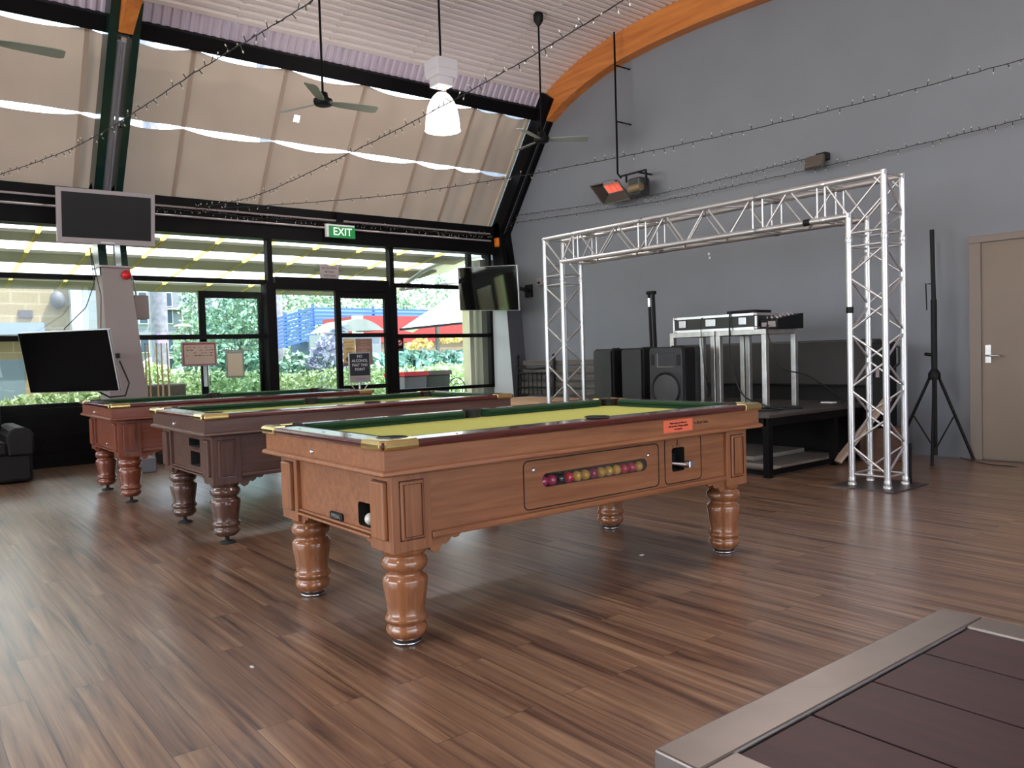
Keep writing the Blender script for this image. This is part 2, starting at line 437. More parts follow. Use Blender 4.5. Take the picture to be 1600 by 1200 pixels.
# sheet joint strips across the ribs
for k, x in enumerate((3.45, 4.6, 5.75, 6.95)):
    t = MB(); ys = np.linspace(2.0, 9.3, 60)
    for i in range(59):
        a, b = ys[i], ys[i + 1]
        t.add([(x - .022, a, ceil_z(a) - .03), (x + .022, a, ceil_z(a) - .03), (x + .022, b, ceil_z(b) - .03), (x - .022, b, ceil_z(b) - .03),
               (x - .022, a, ceil_z(a) - .02), (x + .022, a, ceil_z(a) - .02), (x + .022, b, ceil_z(b) - .02), (x - .022, b, ceil_z(b) - .02)],
              [(0, 1, 2, 3), (7, 6, 5, 4), (0, 3, 7, 4), (1, 2, 6, 5)])
    struct(t.build('trim_%d' % (k + 1), 'ceiling'))

# sloped blind plane: from (10.7, 3.2) up and inwards to (9.25, 5.2)
def slp(x, z, off=0.0):      # point on the slope at height z, off = distance into the room
    t = (z - 3.2) / 2.0; d = Vector((0, -1.45, 2.0)).normalized(); nrm = Vector((0, -d[2], d[1]))   # into the room and down
    return Vector((x, 10.7 - 1.45 * t, z)) + nrm * off
SD = Vector((0, -1.45, 2.0)).normalized(); SN = Vector((0, -SD[2], SD[1]))
def slbar(x0, x1, z0, z1, o0, o1):
    m = MB(); vs = [slp(x, z, o) for x in (x0, x1) for z in (z0, z1) for o in (o0, o1)]
    return m.add(vs, [(0, 1, 3, 2), (4, 6, 7, 5), (0, 4, 5, 1), (2, 3, 7, 6), (0, 2, 6, 4), (1, 5, 7, 3)])
XL2 = -4.2
m = slbar(XL - 0.1, XW, 4.79, 4.93, 0.0, 0.16); struct(m.build('trim_eaves_beam', 'blackmetal'))
# lavender corrugated closing strip above the beam
m = MB(); line = []; x = XL
while x < XW:
    for o, dd in ((0, 0), (.35, 0), (.5, .02), (.85, .02)): line.append((x + o * .1, dd))
    x += .1
line = [(min(a, XW), b) for a, b in line]
n = len(line)
m.add([slp(a, 4.93, .04 + b) for a, b in line] + [slp(a, 5.10, .04 + b) for a, b in line], [(i, i + 1, n + i + 1, n + i) for i in range(n - 1)])
struct(m.build('trim_closing_strip', 'corr'))

# canvas blinds: panels between seams, sagging between their fixings
def blind(x0, x1, zb, zt, sagt, name='blind'):
    m = MB(); nx, nz = 14, 10; vs = []
    for j in range(nz + 1):
        for i in range(nx + 1):
            u = i / nx; v = j / nz; s = 4 * u * (1 - u)
            z = zb + (zt - zb) * v - sagt * s * v ** 2
            billow = 0.05 * s * math.sin(PI * v) + 0.015 * math.sin(u * 9 + x0 * 3) * s
            vs.append(slp(x0 + (x1 - x0) * u, z, 0.02 - billow * .6))
    m.add(vs, [(j * (nx + 1) + i, j * (nx + 1) + i + 1, (j + 1) * (nx + 1) + i + 1, (j + 1) * (nx + 1) + i) for j in range(nz) for i in range(nx)], True)
    return m
seams = [-3.4, -2.3, -1.25, -0.2, 0.85, 1.93, 2.24, 3.04, 4.155, 5.24, 6.33, 7.02, 7.5, 8.02]
bl = []
for k in range(len(seams) - 1):
    x0, x1 = seams[k], seams[k + 1]; wdt = x1 - x0
    for r, (zb, zt) in enumerate(((3.235, 4.008), (4.018, 4.78))):
        sag = (0.06 if r == 1 else 0.05) * min(1.0, wdt + .2)
        t = blind(x0 - .004, x1 + .004, zb, zt - .006, sag)
        a = np.array(t.v); c = Vector((a[:, 0].mean(), a[:, 1].mean(), a[:, 2].min()))
        t.v = [tuple(Vector(v) - c) for v in t.v]
        if r == 1 and abs(x0 - 4.155) < .01:      # a small tear
            del t.f[3 * 14 + 3], t.sm[0]
        o = t.build('canvas_blind', 'blind', keep=True); o.location = c
        place = ['leftmost in the picture', 'just left of the green column', 'just right of the green column'][0:0]
        names = {5: 'behind the green column', 4: 'at the left edge, left of the green column', 6: 'narrow one right beside the green column',
                 7: 'second to the right of the green column', 8: 'behind the ceiling fan left of the lamp', 9: 'between that fan and the glowing lamp',
                 10: 'directly behind the glowing lamp', 11: 'third from the grey wall', 12: 'last one before the raking black beam'}
        tag(o, 'beige canvas blind in the %s row, %s' % ('upper' if r else 'lower', names.get(k, 'left of the picture edge')),
            'blind', 'canvas blinds on the sloped glazing')
        bl.append(o)
        for xx, s_ in ((x0, 1), (x1, -1)):
            sm = MB()
            zz = np.linspace(zb, zt - .015, 6)
            for a_, b_ in zip(zz[:-1], zz[1:]): sm.bar(slp(xx + s_ * .012, a_, .03), slp(xx + s_ * .012, b_, .03), .024, .006, up=SN)
            sm.build('seam', 'seam', o, world=True)
# roof glazing behind the blinds
struct(slbar(XL, XW, 3.2, 4.8, -.12, -.115).build('window_3', 'glass'))

# arched glulam beams with raking steel legs (portals)
def arch(x0, x1, name):
    m = MB(); ys = np.linspace(-5.4, 9.25, 80); d = .38; vs = []
    for yv in ys:
        zz = ceil_z(yv) - .03; s = (ceil_z(yv + .05) - ceil_z(yv - .05)) / .1 if yv < 9.2 else -.45
        q = math.sqrt(1 + s * s)
        for x in (x0, x1):
            vs.append((x, yv, zz)); vs.append((x, yv, zz - d * q))
    fs = []
    for i in range(len(ys) - 1):
        a = i * 4; b = a + 4; fs += [(a, b, b + 1, a + 1), (a + 2, a + 3, b + 3, b + 2), (a, a + 2, b + 2, b), (a + 1, b + 1, b + 3, a + 3)]
    L = (len(ys) - 1) * 4; fs += [(0, 1, 3, 2), (L, L + 2, L + 3, L + 1)]
    return m.add(vs, fs)
struct(arch(8.14, 8.3, 'a').build('trim_glulam_right', 'glulam'))
struct(arch(2.17, 2.31, 'a').build('trim_glulam_left', 'glulam'))
struct(arch(-3.88, -3.74, 'a').build('trim_glulam_far_left', 'glulam'))
def leg(xs, mat, name, foot=True):
    """raking steel flanges: column foot -> knee -> eaves"""
    m = MB()
    for a, b in xs:
        P4 = [slp(0, 3.2, .05), slp(0, 3.2, .30), slp(0, 5.12, .30), slp(0, 5.12, .05)]
        m.prism([(p[1], p[2]) for p in P4], lambda u, v: (a, u, v), (b - a, 0, 0))
        lo = [(10.22, 2.2), (10.50, 2.2), (10.68, 3.25), (10.42, 3.30)]
        m.prism(lo, lambda u, v: (a, u, v), (b - a, 0, 0))
    return m
c = struct(leg(((2.075, 2.165), (2.315, 2.385)), 'green', 'x').build('trim_portal_left', 'green'))
m = MB()
for x, r in ((2.21, .028), (2.265, .02)):
    m.tube([slp(x, 3.25, .2), slp(x, 4.75, .2)], r, 10)
m.build('conduit', 'conduit', c, world=True)
m = MB()
for z in (3.9, 4.72): m.box((2.17, slp(0, z, .2)[1] - .05, z - .02), (2.31, slp(0, z, .2)[1] + .03, z + .02))
m.build('conduit_clamp', 'steel', c, world=True)
# portal against the grey wall, black, with a pale edge line
c = struct(leg(((8.06, 8.15), (8.2, 8.29)), 'blackmetal', 'x').build('trim_portal_right', 'blackmetal'))
MB().tube([slp(8.175, 3.2, .27), slp(8.175, 5.1, .27)], .008, 8).build('cable', 'conduit', c, world=True)
struct(MB().obox(slp(8.02, 4.0, .03), ((1, 0, 0), SD, SN), (.03, .98, .02)).build('trim_blind_edge', P('cream_edge', S(190, 180, 160), .6)))

# header over the windows
m = MB(); m.box((XL, 10.48, 2.79), (8.05, 10.72, 3.0)).box((XL, 10.52, 3.0), (8.05, 10.72, 3.24))
hd = struct(m.build('trim_window_header', 'blackmetal'))
for z, y_ in ((3.10, 10.44), (2.985, 10.42)):
    o = MB().tube([(XL + .1, y_, z), (7.9, y_, z)], .014, 8).build('curtain_track', 'tvgrey', hd, world=True)

# glazed wall frame
def winframe(x0, x1, zs, zsill=0.70, ztop=2.84, idx=1):
    m = MB(); m.box((x0, 10.56, zsill - .03), (x1, 10.66, zsill + .02))
    for z in zs: m.box((x0, 10.56, z - .03), (x1, 10.66, z + .03))
    return m
m = winframe(2.3, 4.2, (1.485, 2.215)); m.box((2.32, 10.56, .68), (2.37, 10.66, 2.84))
a = struct(m.build('window_1', 'frame'))
MB().box((2.3, 10.60, .68), (4.2, 10.606, 2.84)).build('window_pane', 'glass', a, world=True)
m = winframe(6.1, 8.0, (1.465, 2.235), .64); m.box((7.95, 10.56, .62), (8.0, 10.66, 2.84)).box((6.1, 10.56, 2.80), (8.0, 10.66, 2.84))
a = struct(m.build('window_2', 'frame'))
MB().box((6.1, 10.60, .3), (8.0, 10.606, 2.84)).build('window_pane', 'glass', a, world=True)
MB().box((6.1, 10.56, .0), (8.0, 10.66, .35)).build('kick_panel', 'frame', a, world=True)
m = MB()
for z in (.70, 1.485, 2.2): m.box((XL, 10.56, z - .03), (2.12, 10.66, z + .03))
for x in (-1.2, -3.6, -6.0): m.box((x - .04, 10.54, .68), (x + .04, 10.68, 2.84))
a = struct(m.build('window_6', 'frame'))
MB().box((XL, 10.60, .68), (2.12, 10.606, 2.84)).build('window_pane', 'glass', a, world=True)
# main mullions
for k, (x0, x1) in enumerate(((4.155, 4.285), (6.03, 6.16))):
    m = MB().box((x0 if k else x0, 10.50, 0), (x1, 10.70, 2.2)).box((x0 + .03, 10.50, 2.2), (x1 - .03, 10.62, 3.1))
    struct(m.build('trim_mullion_%d' % (k + 1), 'frame'))
m = MB().box((4.285, 10.50, 2.12), (6.03, 10.70, 2.29))
struct(m.build('trim_door_head', 'frame'))
MB().box((4.25, 10.60, 2.29), (6.06, 10.606, 2.84)).build('window_pane', 'glass', bpy.data.objects['trim_door_head'], world=True)
# entrance: right leaf
d = struct(MB().box((5.17, 10.52, .05), (5.25, 10.58, 2.12)).box((5.96, 10.52, .05), (6.03, 10.58, 2.12)).box((5.25, 10.52, 2.02), (5.96, 10.58, 2.12))
           .box((5.25, 10.52, 1.455), (5.96, 10.58, 1.515)).box((5.25, 10.52, .70), (5.96, 10.58, .76)).box((5.25, 10.52, .05), (5.96, 10.58, .2)).build('door_1', 'frame'))
MB().box((5.25, 10.548, .2), (5.96, 10.552, 2.02)).build('door_glass', 'glass', d, world=True)
# left leaf slid open, parked in front of the fixed window
d = struct(MB().box((3.33, 10.72, .05), (3.41, 10.77, 2.09)).box((4.12, 10.72, .05), (4.19, 10.77, 2.09)).box((3.41, 10.72, 2.0), (4.12, 10.77, 2.09))
           .box((3.41, 10.72, .05), (4.12, 10.77, .2)).build('door_2', 'frame'))
MB().box((3.41, 10.743, .2), (4.12, 10.747, 2.0)).build('door_glass', glass('tinted_glass', (.80, .88, .87), .6), d, world=True)
MB().tube([(3.40, 10.70, .86), (3.40, 10.64, .86), (3.40, 10.64, 1.14), (3.40, 10.70, 1.14)], .011, 8).build('door_handle', 'chrome', d, world=True)
MB().box((3.345, 10.70, .84), (3.395, 10.715, 1.16)).build('handle_plate', 'steel', d, world=True)
# black dado beneath the left windows
m = MB().box((XL, 10.48, 0), (2.12, 10.66, .68)).box((2.3, 10.48, 0), (4.16, 10.66, .66))
for z in (.12, .24, .36, .48, .6): m.box((XL, 10.455, z - .02), (2.1, 10.48, z + .02))
struct(m.build('baseboard_window', 'blackmetal'))
# leaning column casings
def casing(x0, x1b, x1t, zt, name):
    m = MB(); yb, yt = 10.03, 10.22
    m.add([(x0, yb, 0), (x1b, yb, 0), (x1b, 10.58, 0), (x0, 10.58, 0), (x0, yt, zt), (x1t, yt, zt), (x1t, 10.58, zt), (x0, 10.58, zt)],
          [(0, 3, 2, 1), (4, 5, 6, 7), (0, 1, 5, 4), (1, 2, 6, 5), (2, 3, 7, 6), (3, 0, 4, 7)])
    return m
struct(casing(2.09, 2.55, 2.40, 2.29, 'a').build('trim_column_left', 'column', bevel=.006))
MB().box((2.07, 10.18, 2.29), (2.43, 10.58, 2.31)).build('cap', 'tvgrey', bpy.data.objects['trim_column_left'], world=True)
struct(casing(8.0, 8.3, 8.3, 2.3, 'a').build('trim_column_right', 'columnw', bevel=.004))
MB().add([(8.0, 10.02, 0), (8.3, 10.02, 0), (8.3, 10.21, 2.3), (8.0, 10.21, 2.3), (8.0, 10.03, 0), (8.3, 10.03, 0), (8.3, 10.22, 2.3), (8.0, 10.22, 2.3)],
         [(0, 1, 2, 3), (7, 6, 5, 4), (0, 4, 5, 1), (1, 5, 6, 2), (2, 6, 7, 3), (3, 7, 4, 0)]).build('shaded_front', P('column_shade', S(84, 84, 90), .6), bpy.data.objects['trim_column_right'], world=True)  # shade on the column front put into a darker grey
MB().box((8.292, 6.385, 2.32), (8.2995, 6.41, 2.35)).build('filler_patch', 'white', bpy.data.objects['wall_right'], world=True)
MB().box((8.292, 6.375, 2.27), (8.2995, 6.395, 2.30)).build('filler_patch', 'white', bpy.data.objects['wall_right'], world=True)

# white door with frame in the grey wall
d = struct(MB().box((8.27, 2.24, .012), (8.30, 3.205, 2.07)).build('door_3', 'lino'))
m = MB().box((8.245, 3.205, 0), (8.299, 3.31, 2.07)).box((8.245, 2.14, 0), (8.299, 2.24, 2.07)).box((8.245, 2.14, 2.07), (8.299, 3.31, 2.135))
m.build('door_jamb', 'doorframe', d, world=True, bevel=.004)
m = MB().box((8.262, 3.125, .93), (8.272, 3.175, 1.10)); m.build('handle_plate', 'steel', d, world=True)
m = MB().tube([(8.262, 3.15, 1.0), (8.215, 3.15, 1.0), (8.21, 3.13, 1.0), (8.21, 3.03, .995)], .009, 8); m.build('door_handle', 'chrome', d, world=True)

# ================================================================== POOL TABLES
LEGP = [(.05, .0), (.057, .003), (.058, .022), (.066, .03), (.078, .042), (.084, .055), (.083, .068), (.077, .078), (.074, .086), (.082, .094), (.088, .104), (.086, .113),
        (.078, .122), (.076, .135), (.079, .16), (.085, .20), (.090, .235), (.093, .258), (.090, .27), (.078, .280), (.073, .287), (.074, .295), (.083, .303), (.091, .315),
        (.094, .33), (.090, .345), (.080, .355), (.078, .362), (.085, .367), (.090, .375), (.092, .386)]
def pool_table(name, label, cx, cy, kind):
    w = WS[kind]
    t = thing('pool_table', label, 'pool table', (cx, cy, 0), group='pool tables')
    A, B = 1.135, .535
    body = MB().box((-A + .02, -B + .02, .425), (A - .02, B - .02, .70)).build('cabinet', w['x'], t)
    body2 = None
    # end faces grain sideways: thin veneer plates
    if kind == 0:
        cut(body, MB().prism(rrect(.345, .031, .03), lambda a, b: (-.01 + a, -B - .05, .578 + b), (0, .13, 0)))      # ball window
        cut(body, MB().prism(rrect(.05, .062, .015), lambda a, b: (.575 + a, -B - .05, .577 + b), (0, .18, 0)))     # coin slot
        cut(body, MB().prism(rrect(.058, .05, .018), lambda a, b: (-A - .05, -.275 + a, .505 + b), (.2, 0, 0)))     # cue ball return
        body.data.materials.append(MT['blackm'])
        for p in body.data.polygons:
            c = p.center
            if abs(c.x) < A - .05 and abs(c.y) < B - .05 and c.z > .44 and c.z < .69: p.material_index = 1
            if p.normal.y == 0 and c.y < -B + .2 and c.y > -B + .021 and abs(c.x) < A - .1 and c.z > .43 and c.z < .69: p.material_index = 1
            if c.x < -A + .2 and c.x > -A + .0205 and abs(c.y) < B - .1 and .43 < c.z < .69: p.material_index = 1
            if c.y > -B + .0205 and c.y < -B + .2 and -.6 < c.x < .8 and .5 < c.z < .66: p.material_index = 1
        # clear cover of the ball window
        MB().prism(rrect(.343, .03, .029), lambda a, b: (-.01 + a, -B + .022, .578 + b), (0, .002, 0)).build('ball_window_cover', 'glass', t)
        # flap outlines
        def outline(cx_, cz_, hw, hh, rr, nm, face='front'):
            pts = rrect(hw, hh, rr, 4); pts.append(pts[0])
            return MB().tube([(cx_ + a, -B + .0195, cz_ + b) for a, b in pts], .0028, 6, caps=False).build(nm, 'blackm', t)
        outline(-.02, .566, .442, .108, .025, 'flap_outline'); outline(.615, .574, .145, .118, .025, 'flap_outline')
        for x, z in ((-.405, .632), (.345, .622)):
            MB().lathe([(.011, 0), (.011, -.006), (.006, -.009), (1e-5, -.009)], (x, -B + .02, z), 14, 'y').xf(Matrix.Identity(4)).build('lock', 'chrome', t)
        # coin mechanism
        m = MB().box((.55, -B + .06, .53), (.60, -B + .14, .60)); m.build('coin_mechanism', 'black', t)
        m = MB().tube([(.56, -B + .05, .555), (.61, -B + .0, .548)], .012, 10).cb((.638, -B - .004, .548), (.042, .036, .036)); m.build('coin_slide', 'chrome', t, bevel=.004)
        # arrow and small marks above the coin opening
        m = MB().box((.567, -B + .018, .662), (.571, -B + .02, .680)).prism([(-.006, .662), (.006, .662), (0, .65)], lambda a, b: (.569 + a, -B + .018, b), (0, .002, 0))
        m.build('arrow_mark', 'blackm', t)
        text('1  1 =', .026, 'blackm', 'coin_lettering', t, (.56, -B + .0188, .646), FRONT)
        # maker's plate on the end
        pl = MB().prism(rrect(.062, .018, .012), lambda a, b: (-A + .012, -.02 + a, .463 + b), (.008, 0, 0)).build('name_plate', 'black', t, bevel=.002)
        text('IMPERIAL', .026, 'steel', 'lettering', pl, (-A + .011, -.02, .463), LEFT, squash=.85)
    if kind == 1:
        # two ball hatches in the end
        cut(body, MB().prism(rrect(.115, .028, .01), lambda a, b: (-A - .05, -.12 + a, .625 + b), (.25, 0, 0)))
        cut(body, MB().prism(rrect(.10, .048, .012), lambda a, b: (-A - .05, -.13 + a, .52 + b), (.25, 0, 0)))
        body.data.materials.append(MT['blackm'])
        for p in body.data.polygons:
            c = p.center
            if c.x < -A + .24 and c.x > -A + .0205 and abs(c.y) < B - .1 and .43 < c.z < .69: p.material_index = 1
        MB().box((-A + .02, -.2, .586), (-A + .06, -.06, .592)).build('hatch_shelf', 'steel', t)
    if kind == 2:
        MB().lathe([(.009, 0), (.009, -.008), (1e-5, -.008)], (-A + .02, -.02, .47), 12, 'x').build('lock', 'chrome', t)
    # lower mouldings: front, back, ends
    for s in (-1, 1):
        m = MB().box((-A + .18, s * (B - .02) - .022, .420), (A - .18, s * (B - .02) + .022, .448)); m.build('base_moulding', w['x'], t, bevel=.008)
        m = MB().box((s * (A - .02) - .024, -B + .18, .420), (s * (A - .02) + .024, B - .18, .432)).box((s * (A - .02) - .016, -B + .18, .436), (s * (A - .02) + .016, B - .18, .448))
        m.build('base_moulding', w['y'], t, bevel=.005)
    # corner posts with raised panels
    for sx in (-1, 1):
        for sy in (-1, 1):
            x0, x1 = sorted((sx * (A - .178), sx * A)); y0, y1 = sorted((sy * (B - .178), sy * B))
            po = MB().box((x0, y0, .386), (x1, y1, .70)).build('corner_post', w['p'], t, bevel=.003)
            xc, yc = (x0 + x1) / 2, (y0 + y1) / 2
            MB().box((xc - .052, sy * B - .010, .435), (xc + .052, sy * B + .014, .665)).build('raised_panel', w['p'], po, bevel=.006)
            MB().box((xc - .056, sy * B - .002, .431), (xc + .056, sy * B + .002, .669)).build('panel_shadow_gap', 'mahog', po)
            ring_ = MB()
            for a_, b_ in (((xc - .04, .447), (xc + .04, .447)), ((xc + .04, .447), (xc + .04, .653)), ((xc + .04, .653), (xc - .04, .653)), ((xc - .04, .653), (xc - .04, .447))):
                ring_.bar((a_[0], sy * (B + .0142), a_[1]), (b_[0], sy * (B + .0142), b_[1]), .0035, .002)
            ring_.build('panel_groove', 'mahog', po)
            MB().box((sx * A - .020, yc - .052, .435), (sx * A + .020, yc + .052, .665)).build('raised_panel', w['p'], po, bevel=.007)
            MB().box((sx * A - .002, yc - .056, .431), (sx * A + .002, yc + .056, .669)).build('panel_shadow_gap', 'mahog', po)
            # turned leg on its levelling foot
            low = .026 if kind == 0 else .055
            prof_ = [(r, low + (z - .026) * (.386 - low) / (.386 - .026)) for r, z in LEGP[2:]]
            lg = MB().lathe(prof_, (sx * (A - .10), sy * (B - .09), 0), 32).build('turned_leg', w['z'], t)
            m = MB()
            if kind == 0: m.lathe([(.052, .0), (.057, .004), (.057, .010), (.05, .012), (.05, .03)], (sx * (A - .10), sy * (B - .09), 0), 24)
            else: m.lathe([(.05, .0), (.052, .006), (.045, .013), (.014, .02), (.012, .06)], (sx * (A - .10), sy * (B - .09), 0), 20)
            m.build('levelling_foot', 'rubber', lg)
            if kind == 0: MB().lathe([(.0575, .004), (.0595, .006), (.0595, .009), (.0575, .011)], (sx * (A - .10), sy * (B - .09), 0), 24, caps=False).build('chrome_ring', 'chrome', lg)
            # fretted brackets next to the post
            sc = [(0, 0), (.0, -.072), (.02, -.088), (.045, -.078), (.058, -.055), (.075, -.062), (.095, -.05), (.105, -.035), (.12, -.042), (.14, -.04), (.155, -.022), (.17, -.03), (.195, -.028), (.215, -.012), (.25, -.006), (.25, 0)]
            m = MB().prism(sc, lambda a, b: (sx * (A - .178) - sx * a, sy * (B - .034), .445 + b), (0, sy * .016, 0))
            m.build('fretted_bracket', w['x'], t)
            m = MB().prism([(a * .75, b * .8) for a, b in sc], lambda a, b: (sx * (A - .034), sy * (B - .178) - sy * a, .445 + b), (sx * .016, 0, 0))
            m.build('fretted_bracket', w['y'], t)
    # fascia with its lower bead
    m = MB().ring([(0.018, .722), (.018, .802), (.05, .802), (.05, .722)], 1.205, .60); m.build('fascia', w['x'], t)
    m = MB().ring([(.0, .704), (.006, .698), (.06, .698), (.06, .722), (.012, .722), (.002, .716)], 1.205, .60); m.build('fascia_bead', w['x'], t, bevel=.002)
    MB().lathe([(.010, 0), (.010, -.008), (.004, -.012), (1e-5, -.012)], (-1.187, .05, .748), 14, 'x').build('fascia_lock', 'silver', t)
    # mahogany top rail, bullnose
    rail = [(.012, .800), (.004, .804), (.0, .812), (.0, .820), (.004, .829), (.012, .833), (.100, .835), (.100, .800)]
    m = MB().ring(rail, 1.205, .60); m.build('top_rail', 'mahog', t, bevel=.001)
    # slate bed with cloth
    MB().box((-1.10, -.50, .72), (1.10, .50, .792)).build('playing_bed', 'cloth', t)
    # cushions: six lengths, tapered at the pockets
    cx0, cy0 = 1.105, .50     # inner edge of rail
    g, mid = .085, .055
    def cushion(p0, p1, nin):
        p0 = Vector(p0); p1 = Vector(p1); d = (p1 - p0).normalized(); n_ = Vector(nin); o = MB()
        sec = [(0, .802), (0, .835), (.022, .834), (.05, .829), (.048, .818), (.03, .806), (.03, .792), (0, .792)]
        vs = []
        for e, sg in ((p0, 1), (p1, -1)):
            for a, z in sec: vs.append(Vector((e[0], e[1], z)) + n_ * a + d * (sg * a * .8))
        k = len(sec)
        return o.add(vs, [tuple(range(k)), tuple(range(2 * k - 1, k - 1, -1))] + [(i, (i + 1) % k, k + (i + 1) % k, k + i) for i in range(k)])
    for sy in (-1, 1):
        for a, b in ((-cx0 + g, -mid), (mid, cx0 - g)):
            cushion((a, sy * cy0, 0), (b, sy * cy0, 0), (0, -sy, 0)).build('cushion', 'cushion', t)
    for sx in (-1, 1):
        cushion((sx * cx0, -cy0 + g, 0), (sx * cx0, cy0 - g, 0), (-sx, 0, 0)).build('cushion', 'cushion', t)
    # pockets with leather rims, brass corner caps
    for sx in (-1, 1):
        for sy in (-1, 1):
            pc = (sx * (cx0 - .005), sy * (cy0 - .005), 0)
            m = MB().lathe([(.050, .76), (.052, .80), (.055, .836), (.060, .840), (.064, .836)], pc, 20, caps=False); m.lathe([(1e-5, .796), (.05, .796)], pc, 20, caps=False)
            m.build('pocket', 'rubber', t)
            # brass cap: L of two bullnose lengths
            cap = MB()
            pr_ = [(.008, .797), (-.001, .801), (-.005, .811), (-.005, .822), (.001, .833), (.012, .8375), (.06, .8385), (.06, .797)]
            X_, Y_ = 1.205, .60; L_ = .16; k = len(pr_)
            vs = [(sx * (X_ - L_), sy * (Y_ - o), z) for o, z in pr_] + [(sx * (X_ - .02 - o * .75), sy * (Y_ - o), z) for o, z in pr_] + \
                 [(sx * (X_ - o), sy * (Y_ - .02 - o * .75), z) for o, z in pr_] + [(sx * (X_ - o), sy * (Y_ - L_), z) for o, z in pr_]
            fs = []
            for q in range(3):
                for i in range(k): j = (i + 1) % k; fs.append((q * k + i, (q + 1) * k + i, (q + 1) * k + j, q * k + j))
            fs += [tuple(range(k)), tuple(range(3 * k, 4 * k))[::-1]]
            cap.add(vs, fs, False)
            cap.build('brass_corner', 'brass', t, bevel=.002)
    for sy in (-1, 1):
        pc = (0, sy * (cy0 + .012), 0)
        m = MB().lathe([(.047, .76), (.049, .80), (.052, .838), (.058, .843), (.062, .838)], pc, 20, caps=False); m.lathe([(1e-5, .796), (.047, .796)], pc, 20, caps=False)
        m.build('pocket', 'rubber', t)
        m = MB().box((-.05, sy * (cy0 + .01) - .012, .80), (.05, sy * (cy0 + .01) + .012, .843)); m.build('pocket_liner', 'rubber', t, bevel=.004)
    # inlaid sights along the rails
    for sy in (-1, 1):
        for x in (-.83, -.55, -.28, .28, .55, .83):
            MB().lathe([(.006, .8352), (.006, .8362), (1e-5, .8362)], (x, sy * .548, 0), 10).build('rail_sight', 'black', t)
    for sx in (-1, 1):
        for y_ in (-.25, 0, .25):
            MB().lathe([(.006, .8352), (.006, .8362), (1e-5, .8362)], (sx * 1.155, y_, 0), 10).build('rail_sight', 'black', t)
    return t
T1 = pool_table('a', 'honey-coloured pool table nearest the camera, with the long ball window and an orange sticker', 2.665, 3.235, 0)
T2 = pool_table('b', 'dark walnut pool table in the middle, with two black ball hatches in its end', 2.735, 5.56, 1)
T3 = pool_table('c', 'small-looking reddish pool table at the back, nearest the windows', 2.665, 7.70, 2)

# orange sticker and handwriting on the fascia of the nearest table
OR = P('orange_paper', S(238, 112, 78), .7)
st = MB().box((.388, -.5835, .731), (.612, -.582, .793)).build('sticker', OR, T1)
for k, s_ in enumerate(('Please note pool tables are', 'coin operated. Change available', 'at reception.')):
    text(s_, .0125, 'blackm', 'lettering', st, (.50, -.5838, .776 - k * .015), FRONT, squash=.95, bold=.0003)
text('1 x $2 per Game', .021, 'blackm', 'handwriting', T1, (.622, -.5826, .766), FRONT, align='LEFT', squash=.8)

# balls behind the window of the nearest table, and the white one in its return
BM = {'m': P('ball_maroon', S(176, 44, 92), .12, coat=.6), 'k': P('ball_black', S(14, 20, 34), .12, coat=.6), 'r': P('ball_red', S(214, 40, 70), .12, coat=.6),
      'y': P('ball_yellow', S(236, 176, 66), .12, coat=.6), 'w': P('ball_white', S(215, 212, 205), .12, coat=.6)}
order = 'mmkryymyyyrry'
ordn = ['first', 'second', 'third', 'fourth', 'fifth', 'sixth', 'seventh', 'eighth', 'ninth', 'tenth', 'eleventh', 'twelfth', 'last']
nm = {'m': 'maroon', 'k': 'black', 'r': 'red', 'y': 'yellow'}
for i, c in enumerate(order):
    x = 2.665 - .01 - .318 + i * .0525
    o = MB().sphere((x, 3.235 - .535 + .0495, .568), .0258, 14).build('pool_ball', BM[c])
    lb = 'black pool ball, the only black one, in the ball window of the nearest pool table' if c == 'k' else '%s pool ball behind the ball window of the nearest table, %s from the left' % (nm[c], ordn[i])
    tag(o, lb, 'ball', 'pool balls behind the ball window')
o = MB().sphere((2.665 - 1.135 + .05, 3.235 - .268, .4815), .0262, 14).build('cue_ball', BM['w'])
tag(o, 'white cue ball lying in the return hole in the end of the nearest pool table', 'ball')

# ================================================================== TRUSS ARCH
tr = thing('truss_arch', 'free-standing silver aluminium box-truss goal-post arch in front of the grey wall', 'truss', (6.285, 3.215, 0))
TX, TY, TS = 6.14, 3.07, .29
def truss_piece(axis, a0, a1, other, name, n, ends=True, flip=0):
    """four chords running from a0 to a1 along 'z' or 'y'; other = origin of the square"""
    ch = MB(); br = MB(); cps = []
    def p(u, v, a):
        return (TX + u * TS, other + v * TS, a) if axis == 'z' else (TX + u * TS, a, other + v * TS)
    cs = ((0, 0), (1, 0), (1, 1), (0, 1))
    for u, v in cs: ch.tube([p(u, v, a0), p(u, v, a1)], .025, 14)
    L = (a1 - a0 - .12) / n
    for k in range(4):
        c0, c1 = cs[k], cs[(k + 1) % 4]
        for i in range(n):
            s, e = a0 + .06 + L * i, a0 + .06 + L * (i + 1)
            q0, q1 = (c0, c1) if (i + k + flip) % 2 == 0 else (c1, c0)
            br.tube([p(*q0, s + .01), p(*q1, e - .01)], .009, 8, caps=False)
        for e in ((a0 + .05), (a1 - .05)):
            br.tube([p(*c0, e), p(*c1, e)], .009, 8, caps=False)
    for u, v in cs:
        for e in (a0, a1):
            cps.append(MB().tube([p(u, v, e - .035), p(u, v, e - .012), p(u, v, e + .012), p(u, v, e + .035)], .02, 12, rads=[.022, .0295, .0295, .022]))
    o = ch.build(name, 'alu', tr, world=True); br.build('bracing', 'alu', o, world=True)
    if ends:
        for c_ in cps: c_.build('coupler', 'alu', o, world=True)
    return o
ZT = 2.17         # underside chord height
Y2 = 6.78         # far column
truss_piece('z', .05, 1.975, TY, 'column', 8)
